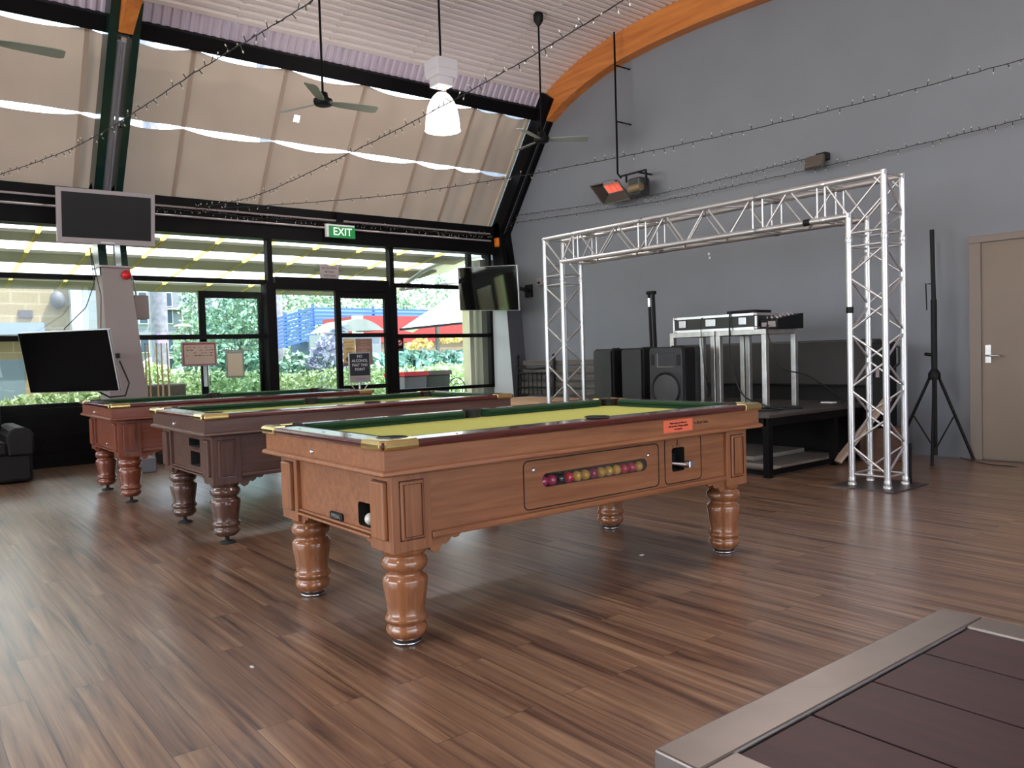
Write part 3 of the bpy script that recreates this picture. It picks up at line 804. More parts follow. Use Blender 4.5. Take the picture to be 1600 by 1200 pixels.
truss_piece('z', .05, 1.975, Y2, 'column', 8, flip=1)
# corner blocks
def corner(y0, s, name):
    ch = MB(); br = MB(); yo, yi = (y0, y0 + TS) if s > 0 else (y0 + TS, y0)
    for u in (0, 1):
        X = TX + u * TS
        ch.tube([(X, yo, 1.975), (X, yo, ZT + TS), (X, yi + s * .25, ZT + TS)], .025, 14) if False else None
        ch.tube([(X, yo, 1.975), (X, yo, ZT + TS + .02)], .025, 14).tube([(X, yo - s * .02, ZT + TS), (X, yi + s * .22, ZT + TS)], .025, 14)
        ch.tube([(X, yi, 1.975), (X, yi, ZT + .02)], .025, 14).tube([(X, yi - s * .02, ZT), (X, yi + s * .22, ZT)], .025, 14)
        br.tube([(X, yi, 2.02), (X, yo, ZT + .12)], .009, 8).tube([(X, yi, ZT), (X, yo, ZT + TS)], .009, 8).tube([(X, yo + s * .1, ZT + TS), (X, yo, ZT + TS - .1)], .009, 8)
        br.tube([(X, yi, ZT), (X, yi + s * .2, ZT + TS)], .009, 8).tube([(X, yi + s * .2, ZT), (X, yi + s * .2, ZT + TS)], .009, 8).tube([(X, yo, 2.03), (X, yi, 2.03)], .009, 8)
    for yy, zz in ((yo, 2.03), (yi, 2.03), (yo, ZT + TS), (yi, ZT), (yi + s * .2, ZT), (yi + s * .2, ZT + TS), (yo, ZT)):
        br.tube([(TX, yy, zz), (TX + TS, yy, zz)], .009, 8)
    br.tube([(TX, yo, 2.05), (TX + TS, yo, ZT)], .009, 8).tube([(TX + TS, yo, ZT), (TX, yo, ZT + TS)], .009, 8)
    o = ch.build(name, 'alu', tr, world=True); br.build('bracing', 'alu', o, world=True)
corner(TY, 1, 'corner_block'); corner(Y2, -1, 'corner_block')
ya, yb = TY + TS + .22, Y2 - .22
for i, (a, b) in enumerate(((ya, ya + .62), (ya + .62, yb - 1.0), (yb - 1.0, yb))):
    truss_piece('y', a, b, ZT, 'beam_section', max(2, int((b - a) / .27)), flip=i)
for y0 in (TY, Y2):
    b = MB().box((TX - .14, y0 - .12, .0), (TX + TS + .14, y0 + TS + .12, .012)).build('base_plate', P('base_plate_steel', S(88, 80, 80), .4, metal=.6), tr, world=True)
    for u in (0, 1):
        for v in (0, 1): MB().lathe([(.034, .012), (.034, .03), (.026, .034), (.026, .06)], (TX + u * TS, y0 + v * TS, 0), 14).build('chord_foot', 'alu', b, world=True)
for x_, y_, z_ in ((TX, TY + TS, 1.42), (TX + .0, TY + TS + .36, ZT)):
    MB().tube([(x_, y_, z_ - .025), (x_, y_, z_ + .025)] if z_ < 2 else [(x_, y_ - .03, z_), (x_, y_ + .03, z_)], .028, 12).build('tape_wrap', 'black', tr, world=True)
tag(MB().box((TX + TS + .03, TY - .03, .012), (TX + TS + .06, TY + .02, .34)).build('cable_bundle', 'black', bevel=.01), 'short black cable bundle strapped upright beside the right foot of the near truss column', 'cable')

# ================================================================== STAGE, BANQUETTE, BAR TABLES, SOUND GEAR
ZS = .553
stage_m = P('stage_top', S(62, 57, 54), .45, noise=.1, nscale=5)
sx0, sx1 = 6.02, 7.9
k_ = 0
for (y0, y1) in ((4.04, 6.02), (6.03, 8.0)):
    t = thing('stage_platform', ('black stage deck on square legs nearest the right-hand truss column' if y0 < 5 else 'black stage deck farther back, hidden behind the nearest pool table, under the two left loudspeakers'), 'stage', ((sx0 + sx1) / 2, (y0 + y1) / 2, 0), group='stage decks')
    MB().box((sx0, y0, ZS - .03), (sx1, y1, ZS)).build('deck_top', stage_m, t, world=True, bevel=.004)
    m = MB()
    for a, b in (((sx0, y0), (sx1, y0 + .05)), ((sx0, y1 - .05), (sx1, y1)), ((sx0, y0 + .05), (sx0 + .05, y1 - .05)), ((sx1 - .05, y0 + .05), (sx1, y1 - .05))):
        m.box((a[0] + .01, a[1] + .01, ZS - .10), (b[0] - .01, b[1] - .01, ZS - .03))
    m.build('apron_frame', 'blackmetal', t, world=True)
    for xx in (sx0 + .035, sx0 + 1.1, sx1 - .06):
        for yy in (y0 + .04, y1 - .04):
            MB().box((xx - .03, yy - .03, 0), (xx + .03, yy + .03, ZS - .10)).build('leg', 'blackmetal', t, world=True)
    m = MB(); m.bar((sx0 + .04, y0 + .04, .04), (sx1, y0 + .04, .04), .04, .04).bar((sx0 + .04, y0 + .04, .04), (sx0 + .04, y1 - .04, .04), .04, .04)
    m.build('bottom_rail', 'blackmetal', t, world=True)
# pale boards stored under the stage
for k, (x0, x1, y0, z0, lab) in enumerate(((6.5, 7.55, 4.25, .0, 'pale flat board lying on the floor under the stage, the lower of two'), (6.62, 7.5, 4.62, .045, 'pale flat board lying under the stage, resting on the lower one'))):
    tag(MB().box((x0, y0, z0), (x1, y0 + .7, z0 + .04)).build('board', P('pale_board', S(150, 140, 132), .7), bevel=.003), lab, 'board', 'boards under the stage')
# banquette against the wall
bq = P('banquette_vinyl', (.028, .024, .022), .5, noise=.15, nscale=4)
t = thing('banquette', 'long dark brown upholstered banquette bench against the grey wall behind the stage', 'bench', (8.1, 5.5, 0))
MB().box((8.10, 4.18, .70), (8.29, 6.85, 1.195)).build('backrest', bq, t, world=True, bevel=.02)
MB().box((7.92, 4.18, .42), (8.29, 6.85, .50)).build('seat', bq, t, world=True, bevel=.02)
MB().box((7.95, 4.22, 0), (8.29, 6.81, .42)).build('base', 'blackm', t, world=True)
MB().box((8.16, 4.22, .50), (8.29, 6.81, .70)).build('back_board', 'blackm', t, world=True)
# stainless bar tables
def bar_table(y0, y1, lab):
    x0, x1, zt = 6.6, 7.14, 1.315
    t = thing('bar_table', lab, 'table', ((x0 + x1) / 2, (y0 + y1) / 2, ZS), group='stainless bar tables')
    m = MB()
    for a, b in (((x0, y0), (x1, y0 + .045)), ((x0, y1 - .045), (x1, y1)), ((x0, y0 + .045), (x0 + .045, y1 - .045)), ((x1 - .045, y0 + .045), (x1, y1 - .045))):
        m.box((*a, zt - .05), (*b, zt))
    m.build('top_frame', 'steel', t, world=True, bevel=.003)
    MB().box((x0 + .045, y0 + .045, zt - .03), (x1 - .045, y1 - .045, zt - .004)).build('table_top', wood('bar_top', S(60, 40, 32), S(92, 62, 48), .4, 'x', .6), t, world=True)
    for xx in (x0, x1 - .05):
        for yy in (y0, y1 - .05):
            MB().box((xx, yy, ZS + .001), (xx + .05, yy + .05, zt - .05)).build('leg', 'steel', t, world=True, bevel=.003)
bar_table(4.45, 5.03, 'right one of two tall stainless steel frame tables on the stage, under the mixer')
bar_table(5.045, 5.62, 'left one of two tall stainless steel frame tables, behind the loudspeaker with the woofer')
# flight case and mixer on top
zt = 1.316
t = thing('flight_case', 'black flight case with silver edges lying across the two steel tables', 'case', (6.85, 5.05, zt))
MB().box((6.63, 4.57, zt), (7.08, 5.58, zt + .155)).build('case_body', P('case_black', (.03, .032, .03), .5), t, world=True)
m = MB()
for z in (zt, zt + .135):
    m.box((6.622, 4.562, z), (7.088, 4.59, z + .024)).box((6.622, 5.56, z), (7.088, 5.588, z + .024)).box((6.622, 4.59, z), (6.65, 5.56, z + .024)).box((7.06, 4.59, z), (7.088, 5.56, z + .024))
for x in (6.621, 7.069):
    for y in (4.561, 5.569): m.box((x, y, zt + .02), (x + .02, y + .02, zt + .14))
m.build('edge_trim', P('case_alu', (.8, .8, .8), .3, metal=.85), t, world=True)
m = MB()
for y in (4.57, 5.55):
    for z in (zt + .012, zt + .145): m.sphere((6.628, y + .005, z), .022, 8)
m.build('ball_corner', 'chrome', t, world=True)
for y in (4.72, 5.10, 5.46):
    MB().cb((6.618, y, zt + .085), (.012, .085 if y != 5.10 else .12, .07)).build('latch', 'silver', t, world=True, bevel=.003)
t = thing('dj_mixer', 'black sound mixer with knobs and faders beside the flight case on the right steel table', 'mixer', (6.85, 4.50, zt))
MB().prism([(6.66, zt), (7.1, zt), (7.1, zt + .15), (6.66, zt + .09)], lambda a, b: (a, 4.36, b), (0, .19, 0)).build('mixer_body', 'black', t, world=True, bevel=.005)
for i in range(6):
    for j in range(3):
        x = 6.72 + i * .065; y = 4.40 + j * .055; z = zt + .09 + (x - 6.66) * .136
        MB().lathe([(.009, 0), (.007, .022), (1e-5, .022)], (x, y, z - .002), 8).build('knob', 'silver' if (i + j) % 3 == 0 else 'tvgrey', t, world=True)
m = MB().box((6.655, 4.38, zt + .015), (6.66, 4.46, zt + .07)).box((6.655, 4.475, zt + .02), (6.66, 4.53, zt + .06)); m.build('socket_panel', 'tvgrey', t, world=True)
tag(MB().box((6.72, 4.66, zt + .16), (7.02, 4.98, zt + .195)).build('control_surface', 'black', bevel=.008), 'flat black controller box lying on top of the flight case', 'controller')
# cables
def cable(pts, r, lab, name='cable', grp=None, mt='rubber'):
    P_ = [Vector(p) for p in pts]; out = []
    for i in range(len(P_) - 1):
        p0 = P_[max(i - 1, 0)]; p1 = P_[i]; p2 = P_[i + 1]; p3 = P_[min(i + 2, len(P_) - 1)]
        for k in range(6):
            u = k / 6; out.append(.5 * ((2 * p1) + (p2 - p0) * u + (2 * p0 - 5 * p1 + 4 * p2 - p3) * u * u + (-p0 + 3 * p1 - 3 * p2 + p3) * u ** 3))
    out.append(P_[-1])
    return tag(MB().tube(out, r, 7).build(name, mt), lab, 'cable', grp)
cable([(6.66, 4.88, zt + .17), (6.61, 4.86, zt + .16), (6.585, 4.85, zt - .1), (6.57, 4.83, 1.0), (6.56, 4.7, .70), (6.57, 4.5, .60), (6.6, 4.3, ZS + .008), (6.8, 4.2, ZS + .008)], .008, 'thick black cable hanging from the flight case in a curve down to the stage')
cable([(6.66, 4.46, zt + .03), (6.58, 4.42, zt + .02), (6.56, 4.38, 1.2), (6.6, 4.3, .95), (6.9, 4.2, .86), (7.3, 4.15, .66), (7.5, 4.2, ZS + .008)], .007, 'black cable hanging from the mixer past the right steel table leg')
cable([(6.64, 5.2, zt + .14), (6.59, 5.2, zt + .1), (6.585, 5.18, 1.1), (6.58, 5.14, .85), (6.56, 5.1, .70), (6.54, 5.0, ZS + .008)], .004, 'thin black cable hanging between the two steel tables')
cable([(6.2, 4.8, ZS + .01), (6.4, 4.5, ZS + .02), (6.7, 4.4, ZS + .01), (6.5, 4.25, ZS + .012), (6.3, 4.4, ZS + .01), (6.5, 4.6, ZS + .02), (6.9, 4.3, ZS + .01)], .009, 'loose coil of black cable lying on the stage beside the brass table corner')
tag(MB().box((7.55, 4.33, ZS), (7.64, 4.46, ZS + .012)).build('card', 'white', bevel=.002), 'small white card lying on the back of the stage deck', 'card')
# loudspeakers
def speaker(c, rz, lab, front):
    t = thing('loudspeaker', lab, 'speaker', c, rz, 'black loudspeakers on the stage')
    w, d, h = .42, .40, .62
    poly = [(-w / 2, -d / 2 + .02), (w / 2, -d / 2 + .02), (w / 2, 0), (w / 2 - .07, d / 2), (-w / 2 + .07, d / 2), (-w / 2, 0)]
    MB().prism(poly, lambda a, b: (a, b, 0), (0, 0, h)).build('cabinet', 'black', t, bevel=.02)
    if front:
        g = MB().prism(rrect(w / 2 - .012, h / 2 - .012, .03), lambda a, b: (a, -d / 2, h / 2 + b), (0, .03, 0)).build('baffle', P('baffle', (.012, .012, .014), .5), t, bevel=.006)
        MB().lathe([(.172, -.008), (.165, -.016), (.155, -.010), (.148, -.004)], (0, -d / 2, .20), 36, 'y', caps=False).build('woofer_ring', 'black', t)
        MB().lathe([(1e-5, -.014), (.08, -.012), (.15, -.004)], (0, -d / 2, .20), 36, 'y', caps=False).build('woofer_grille', P('grille', (.04, .04, .042), .6), t)
        # horn: frame with a receding throat
        m = MB(); o = [(-.10, -.07), (.10, -.07), (.10, .07), (-.10, .07)]; i_ = [(-.035, -.03), (.035, -.03), (.035, .03), (-.035, .03)]
        vs = [(a, -d / 2 - .004, .49 + b) for a, b in o] + [(a, -d / 2 + .028, .49 + b) for a, b in i_]
        m.add(vs, [(k, (k + 1) % 4, 4 + (k + 1) % 4, 4 + k) for k in range(4)] + [(4, 5, 6, 7)])
        m.build('horn', P('horn', (.11, .105, .10), .4), t)
        for sx in (-1, 1): MB().prism(rrect(.022, .055, .02), lambda a, b: (sx * .155 + a, -d / 2 - .003, .49 + b), (0, .006, 0)).build('port', 'blackm', t)
        MB().box((-.02, -d / 2 - .012, .03), (.02, -d / 2 - .004, .045)).build('badge', 'silver', t)
    else:
        MB().prism(rrect(w / 2 - .015, h / 2 - .02, .02), lambda a, b: (a, -d / 2 - .002, h / 2 + b), (0, .012, 0)).build('grille', P('grille_front', (.03, .03, .032), .55, noise=.1, nscale=60), t, bevel=.003)
    MB().box((-.06, -.02, h), (.06, .02, h + .01)).build('handle', 'rubber', t, bevel=.004)
speaker((6.30, 5.27, ZS), R_(-86), 'black loudspeaker with round woofer and horn facing the room, right-most of three', True)
speaker((6.80, 6.14, ZS), R_(-104), 'black loudspeaker in the middle of the three, its grey grille turned to the windows', False)
speaker((7.0, 6.80, ZS), R_(-104), 'black loudspeaker at the left end of the row, in front of the iron bench', False)
# twin black speaker poles standing behind
t = thing('speaker_pole', 'pair of tall black poles strapped together standing upright behind the loudspeakers', 'pole', (7.25, 6.38, ZS))
MB().tube([(7.25, 6.44, ZS), (7.22, 6.45, 1.82)], .018, 12).build('pole', 'black', t, world=True)
MB().tube([(7.25, 6.38, ZS), (7.22, 6.39, 1.83)], .022, 12).build('pole', 'black', t, world=True)
MB().tube([(7.222, 6.45, 1.66), (7.22, 6.45, 1.76)], .0195, 12).build('chrome_sleeve', 'chrome', t, world=True)
MB().box((7.19, 6.36, 1.80), (7.25, 6.47, 1.84)).build('top_cap', 'black', t, world=True, bevel=.004)
# iron and timber park bench by the corner
t = thing('park_bench', 'weathered timber-slat park bench with black iron ends against the grey wall by the corner', 'bench', (7.95, 9.05, 0))
bw = wood('weathered_slats', S(74, 70, 65), S(112, 106, 98), .8, 'y', .7, 0)
for k, z in enumerate((.55, .66, .77, .88, .995)):
    MB().box((8.05 + k * .012, 8.1, z - .04), (8.08 + k * .012, 9.93, z + .038)).build('back_slat', bw, t, world=True, bevel=.008)
for k in range(4):
    MB().box((7.70 + k * .085, 8.1, .43), (7.77 + k * .085, 9.93, .46)).build('seat_slat', bw, t, world=True, bevel=.006)
for y in (8.1, 9.1, 9.97):
    m = MB(); m.tube([(7.72, y, 0), (7.72, y, .43)], .02, 8).tube([(8.0, y, 0), (8.0, y, .45), (8.03, y, 1.08)], .024, 8).tube([(7.72, y, .43), (8.02, y, .43)], .018, 8)
    m.sphere((8.03, y, 1.10), .032, 8)
    m.build('iron_end', 'black', t, world=True)
for y0 in (9.14,):
    m = MB()
    for q in range(8): m.tube([(8.0, y0 + .02 + q * .105, .5), (8.0, y0 + .02 + q * .105, .86)], .009, 6)
    m.tube([(7.99, y0 - .02, .93), (7.98, y0 + .4, .90), (7.99, y0 + .82, .93)], .014, 8).tube([(8.0, y0 - .02, .84), (8.0, y0 + .82, .84)], .009, 8).tube([(8.0, y0 - .02, .62), (8.0, y0 + .82, .62)], .009, 8)
    m.build('iron_panel', 'black', t, world=True)
# stacked pale timber
pb = wood('pale_timber', S(172, 138, 104), S(205, 172, 136), .6, 'y', .5, 0)
lab = ('pale timber bench top stacked lowest behind the middle pool table', 'pale timber board in the middle of the stack behind the middle pool table', 'pale timber board on top of the stack, behind the middle pool table')
for k, (x0, x1, y0, y1, z0, z1) in enumerate(((5.5, 5.96, 5.9, 7.2, 0, .44), (5.5, 5.94, 5.95, 7.15, .442, .51), (5.55, 5.92, 6.0, 7.1, .512, .575))):
    tag(MB().box((x0 + .45, y0 + 1.1, z0), (x1 + .9, y1 + 1.15, z1)).build('timber_slab', pb, bevel=.008), lab[k], 'timber', 'pale timber stack')
# tripod lighting stand
t = thing('tripod_stand', 'tall black telescopic tripod stand by the white door', 'stand', (7.98, 3.52, 0))
B3 = (7.98, 3.52)
MB().tube([(*B3, .05), (*B3, .86)], .022, 12).build('centre_post', 'black', t, world=True)
MB().tube([(*B3, .86), (*B3, 1.55)], .027, 12).build('lower_pole', 'black', t, world=True)
MB().tube([(*B3, 1.55), (8.0, 3.54, 2.22)], .020, 12).build('upper_pole', 'black', t, world=True)
MB().lathe([(.05, .78), (.055, .80), (.055, .84), (.03, .88)], (*B3, 0), 16).build('hub', 'black', t, world=True)
for ang in (200, 325, 90):
    a = R_(ang); f = .40 if ang != 325 else .42; e = (B3[0] + f * math.cos(a), B3[1] + f * math.sin(a), .01)
    e = (min(e[0], 8.24), e[1], e[2])
    l = MB().tube([(B3[0] + .04 * math.cos(a), B3[1] + .04 * math.sin(a), .81), e], .014, 10).build('leg', 'black', t, world=True)
    md = [B3[0] + (e[0] - B3[0]) * .5, B3[1] + (e[1] - B3[1]) * .5, .42]
    MB().bar((B3[0], B3[1], .10), md, .02, .006).build('brace', 'black', l, world=True)
    MB().sphere(e, .018, 8).build('rubber_foot', 'rubber', l, world=True)
MB().tube([(B3[0] - .02, B3[1] + .02, 1.02), (B3[0] - .06, B3[1] + .06, 1.03)], .016, 8).build('clamp_knob', 'black', t, world=True)
MB().tube([(B3[0] - .02, B3[1] + .02, 1.70), (B3[0] - .05, B3[1] + .05, 1.705), (B3[0] - .045, B3[1] + .045, 1.45)], .006, 8).build('pin_cord', 'black', t, world=True)
cable([(8.24, 3.4, .008), (8.0, 3.1, .006), (7.95, 2.9, .006), (8.1, 2.6, .006), (8.2, 2.35, .25)], .004, 'thin dark cord trailing on the floor in front of the white door')
# things between the stage and the near truss column
t = thing('upright_case', 'tall black speaker case standing on a crate between the stage and the near truss column', 'case', (7.66, 3.88, .33))
MB().box((7.55, 3.78, .331), (7.78, 3.99, 1.16)).build('case_shell', 'black', t, world=True, bevel=.02)
MB().tube([(7.7, 3.78, .9), (7.7, 3.72, .95), (7.7, 3.72, 1.1), (7.7, 3.78, 1.13)], .012, 8).build('handle', 'rubber', t, world=True)
MB().box((7.535, 3.84, .82), (7.55, 3.87, .93)).build('latch_strip', 'tvgrey', t, world=True)
tag(MB().box((7.5, 3.72, 0), (7.85, 4.02, .33)).build('crate', wood('crate_wood', S(84, 58, 48), S(112, 82, 68), .7, 'y', .8, 0), bevel=.006), 'low brown wooden crate on the floor behind the near truss column', 'crate')
m = MB().bar((7.08, 4.02, .035), (7.55, 3.76, .62), .10, .03, up=(0, 0, 1))
tag(m.build('timber_offcut', P('offcut', S(178, 155, 138), .6), bevel=.003), 'pale timber offcut leaning at an angle behind the near truss column', 'timber')

# ================================================================== HEATER, FLOODLIGHT, BOXES ON THE GREY WALL
t = thing('radiant_heater', 'gas radiant heater with three glowing red tiles hung on the grey wall', 'heater', (7.95, 7.6, 3.3))
n_ = Vector((-.68, 0, -.73)).normalized(); u_ = Vector((0, -1, 0)); v_ = n_.cross(u_).normalized()
if v_[2] > 0: v_ = -v_
c0 = Vector((7.925, 7.74, 3.305)); hw, hh = .25, .17
def hp(a, b, k): return c0 + u_ * a + v_ * b + n_ * k
outer = [hp(-hw, -hh, 0), hp(hw, -hh, 0), hp(hw, hh, 0), hp(-hw, hh, 0)]; inner = [hp(-.125, -.09, -.075), hp(.19, -.09, -.075), hp(.19, .075, -.075), hp(-.125, .075, -.075)]
m = MB().add(outer + inner, [(k, (k + 1) % 4, 4 + (k + 1) % 4, 4 + k) for k in range(4)])
sh = m.build('reflector', P('reflector', (.10, .08, .07), .4, metal=.6), t, world=True)
sd = sh.modifiers.new('solid', 'SOLIDIFY'); sd.thickness = .006
m = MB()
for k in range(4): m.bar(outer[k], outer[(k + 1) % 4], .014, .014, up=n_)
m.build('reflector_rim', 'steel', t, world=True)
gl = P('glowing_tile', (.9, .2, .14), .6, emit=(1.0, .14, .08), es=.55)
for k in range(3):
    m = MB().obox(hp(-.062 + k * .095, -.01, -.07), (u_, v_, n_), (.041, .066, .005)); m.build('ceramic_tile', gl, t, world=True)
MB().obox(hp(.10, -.15, .004), (u_, v_, n_), (.11, .02, .004)).build('deflector', 'tvgrey', t, world=True)
MB().box((7.95, 7.22, 3.20), (8.16, 7.44, 3.43)).build('burner_body', P('heater_body', S(70, 72, 70), .5, metal=.5), t, world=True, bevel=.03)
MB().tube([(7.93, 7.17, 3.28), (7.93, 7.38, 3.28)], .05, 14).build('gas_valve', P('valve_bronze', S(150, 130, 100), .4, metal=.5), t, world=True)
m = MB().bar((8.0, 7.62, 3.50), (8.0, 7.15, 3.50), .025, .02).bar((8.0, 7.15, 3.50), (8.0, 7.15, 3.3), .025, .02).bar((8.0, 7.5, 3.5), (8.0, 7.5, 3.40), .02, .02).bar((8.0, 7.3, 3.5), (8.28, 7.3, 3.5), .02, .02)
m.build('bracket', 'black', t, world=True)
MB().tube([(8.0, 7.66, 5.44), (8.0, 7.66, 3.55), (8.0, 7.60, 3.48)], .013, 8).build('gas_pipe', 'blackmetal', t, world=True)
m = MB()
for z in (5.0, 4.25): m.tube([(8.0, 7.66, z), (8.29, 7.66, z)], .010, 8)
m.build('pipe_bracket', 'blackmetal', t, world=True)
t = thing('floodlight', 'small floodlight on the grey wall above the truss beam', 'light', (8.2, 4.82, 3.17))
MB().obox((8.17, 4.85, 3.15), (Vector((1, 0, -.5)), (0, 1, 0), Vector((.5, 0, 1))), (.03, .10, .075)).build('lamp_head', P('flood_brown', S(92, 84, 76), .5), t, world=True, bevel=.01)
MB().box((8.2, 4.74, 3.17), (8.3, 4.86, 3.25)).build('wall_bracket', 'blackm', t, world=True, bevel=.008)
t = thing('wall_sensor', 'small white box with a lens on the grey wall right of the corner television', 'sensor', (8.27, 9.6, 2.25))
MB().box((8.22, 9.56, 2.21), (8.29, 9.68, 2.33)).build('sensor_body', 'tvgrey', t, world=True, bevel=.008)
MB().sphere((8.215, 9.62, 2.25), .022, 8).build('lens', 'blackm', t, world=True)

# ================================================================== CEILING FANS, HIGH-BAY LAMPS
fan_m = P('fan_blade', S(150, 156, 146), .35, metal=.2); motor_m = P('fan_motor', S(150, 158, 150), .3, metal=.7)
def fan(x, y, zh, phi, lab, style=0):
    t = thing('ceiling_fan', lab, 'fan', (x, y, zh), group='ceiling fans')
    top = ceil_z(y) - .03
    MB().tube([(x, y, zh + .1), (x, y, top - .04)], .012, 10).build('drop_rod', 'blackmetal', t, world=True)
    MB().lathe([(.02, top - .16), (.06, top - .10), (.065, top - .03), (.055, top)], (x, y, 0), 18).build('canopy_cap', 'black', t, world=True)
    if style == 0: MB().lathe([(.07, zh + .03), (.078, zh + .035), (.078, zh + .20), (.07, zh + .205)], (x, y, 0), 24).build('motor_housing', motor_m, t, world=True)
    else: MB().lathe([(.06, zh + .03), (.05, zh + .10), (.035, zh + .105)], (x, y, 0), 20).build('motor_housing', 'black', t, world=True)
    hb = MB().lathe([(.05, zh - .035), (.085, zh - .03), (.10, zh), (.098, zh + .03), (.05, zh + .035)], (x, y, 0), 24).build('hub', 'black', t, world=True)
    for k in range(3):
        a = R_(-38.4 + phi + 120 * k); d = Vector((math.cos(a), math.sin(a), 0)); s = Vector((-math.sin(a), math.cos(a), 0)); c = Vector((x, y, zh))
        m = MB(); up = Vector((0, 0, 1)); pts = []
        for r, wl in ((.10, .035), (.2, .052), (.42, .062), (.56, .066), (.60, .05)):
            for sg in (-1, 1):
                q = c + d * r + s * (sg * wl) - up * (sg * wl * .25)
                pts += [q + up * .003, q - up * .003]
        fs = []
        for i in range(4):
            b = i * 4; fs += [(b, b + 4, b + 6, b + 2), (b + 1, b + 3, b + 7, b + 5), (b, b + 1, b + 5, b + 4), (b + 2, b + 6, b + 7, b + 3)]
        fs += [(0, 2, 3, 1), (16, 17, 19, 18)]
        m.add(pts, fs).build('blade', fan_m, t, world=True)
fan(3.8, 7.85, 3.84, 31, 'ceiling fan with one blade towards the camera, hanging before the canvas blinds', 1)
fan(6.82, 7.85, 3.88, 2, 'ceiling fan with a small black motor hanging in front of the grey wall corner', 1)
fan(.80, 7.85, 3.84, 38, 'ceiling fan at the left edge of the picture, only one blade in view', 1)

def highbay(x, y, lab, zb=3.77):
    t = thing('high_bay_lamp', lab, 'lamp', (x, y, zb), group='high bay lamps')
    shade = P('lamp_acrylic', (.95, .93, .95), .3, emit=(1.0, .93, .97), es=3.2) if 'lamp_acrylic' not in bpy.data.materials else bpy.data.materials['lamp_acrylic']
    MB().lathe([(.208, zb), (.2, zb + .03), (.197, zb + .10), (.188, zb + .18), (.168, zb + .27), (.135, zb + .345), (.095, zb + .40), (.06, zb + .43)], (x, y, 0), 32, caps=False).build('shade', shade, t, world=True)
    MB().lathe([(1e-5, zb + .012), (.2, zb + .012)], (x, y, 0), 32, caps=False).build('lens', shade, t, world=True)
    m = MB().add([(x - .13, y - .13, zb + .60), (x + .13, y - .13, zb + .60), (x + .13, y + .13, zb + .60), (x - .13, y + .13, zb + .60),
                  (x - .14, y - .14, zb + .68), (x + .14, y - .14, zb + .68), (x + .14, y + .14, zb + .68), (x - .14, y + .14, zb + .68)],
                 [(0, 3, 2, 1), (4, 5, 6, 7), (0, 1, 5, 4), (1, 2, 6, 5), (2, 3, 7, 6), (3, 0, 4, 7)])
    m.box((x - .14, y - .14, zb + .68), (x + .14, y + .14, zb + .80)).box((x - .1, y - .1, zb + .50), (x + .1, y + .1, zb + .60))
    m.build('ballast_box', P('ballast_white', S(222, 218, 222), .4), t, world=True, bevel=.006)
    m = MB()
    for s in (-1, 1): m.tube([(x + s * .06, y, zb + .46), (x + s * .06, y, zb + .51)], .008, 8)
    m.build('spring_clip', 'brass', t, world=True)
    MB().tube([(x, y, zb + .8), (x, y, ceil_z(y) - .04)], .013, 10).build('drop_rod', 'blackmetal', t, world=True)
    ld = bpy.data.lights.new('bulb', 'POINT'); ld.energy = LAMP_W; ld.color = (1.0, .90, .84); ld.shadow_soft_size = .16
    lo = bpy.data.objects.new('bulb', ld); COL.objects.link(lo); lo.parent = t; lo.location = (0, 0, -.19)
    return t
LAMP_W = 75
highbay(5.3, 7.85, 'glowing white high-bay lamp with a square ballast box hanging above the pool tables')
highbay(-2.3, 7.85, 'added high-bay lamp out of the picture to the left')  # unseen lamp, added to brighten the hall
LAMP_W = 150
highbay(4.0, 2.55, 'high-bay lamp out of the picture above the nearest pool table')
LAMP_W = 75
highbay(-1.5, 1.5, 'high-bay lamp out of the picture above and behind the camera')

# ================================================================== FAIRY LIGHT STRINGS
bulb_mb = MB().tube([(0, 0, 0), (0, 0, .035)], .0035, 5).tube([(0, 0, .035), (0, 0, .05)], .0045, 5)
stem_me = bulb_mb.mesh('bulb'); stem_me.materials.append(P('fairy_stem', S(22, 30, 26), .5)); stem_me.materials.append(P('fairy_led', (.6, .57, .48), .2))
for p in stem_me.polygons:
    if p.center.z > .036: p.material_index = 1
def fairy(pts, n, lab, wave=.01):
    t = thing('fairy_light_string', lab, 'fairy lights', pts[0], group='fairy light strings')
    P_ = [Vector(p) for p in pts]
    def at(u):
        s = u * (len(P_) - 1); i = min(int(s), len(P_) - 2); f = s - i
        p0 = P_[max(i - 1, 0)]; p1 = P_[i]; p2 = P_[i + 1]; p3 = P_[min(i + 2, len(P_) - 1)]
        return .5 * ((2 * p1) + (p2 - p0) * f + (2 * p0 - 5 * p1 + 4 * p2 - p3) * f * f + (-p0 + 3 * p1 - 3 * p2 + p3) * f ** 3)
    k = 120
    line = [at(i / k) + Vector((rnd.uniform(-1, 1), rnd.uniform(-1, 1), rnd.uniform(-1, 1))) * wave * .3 for i in range(k + 1)]
    MB().tube(line, .0038, 5).build('wire', 'rubber', t, world=True)
    for i in range(n):
        u = (i + .5) / n; p = at(u); d = (at(min(1, u + .01)) - p).normalized()
        a = rnd.uniform(0, 2 * PI); r = Vector((math.cos(a), math.sin(a), rnd.choice((-1, 1)) * rnd.uniform(.5, 1.6)))
        r = (r - d * r.dot(d)).normalized() + d * rnd.uniform(-.4, .4)
        o = bpy.data.objects.new('bulb', stem_me); COL.objects.link(o); o.parent = t; o.location = p - Vector(pts[0])
        o.rotation_euler = r.to_track_quat('Z', 'Y').to_euler()
    return t
fairy([(1.12, 10.42, 3.26), (1.55, 8.1, 3.16), (1.82, 5.65, 3.15), (2.0, 4.2, 3.15), (2.2, 2.6, 3.22), (2.4, 1.0, 3.35)], 96, 'fairy light string rising steeply across the green column at the left of the picture')
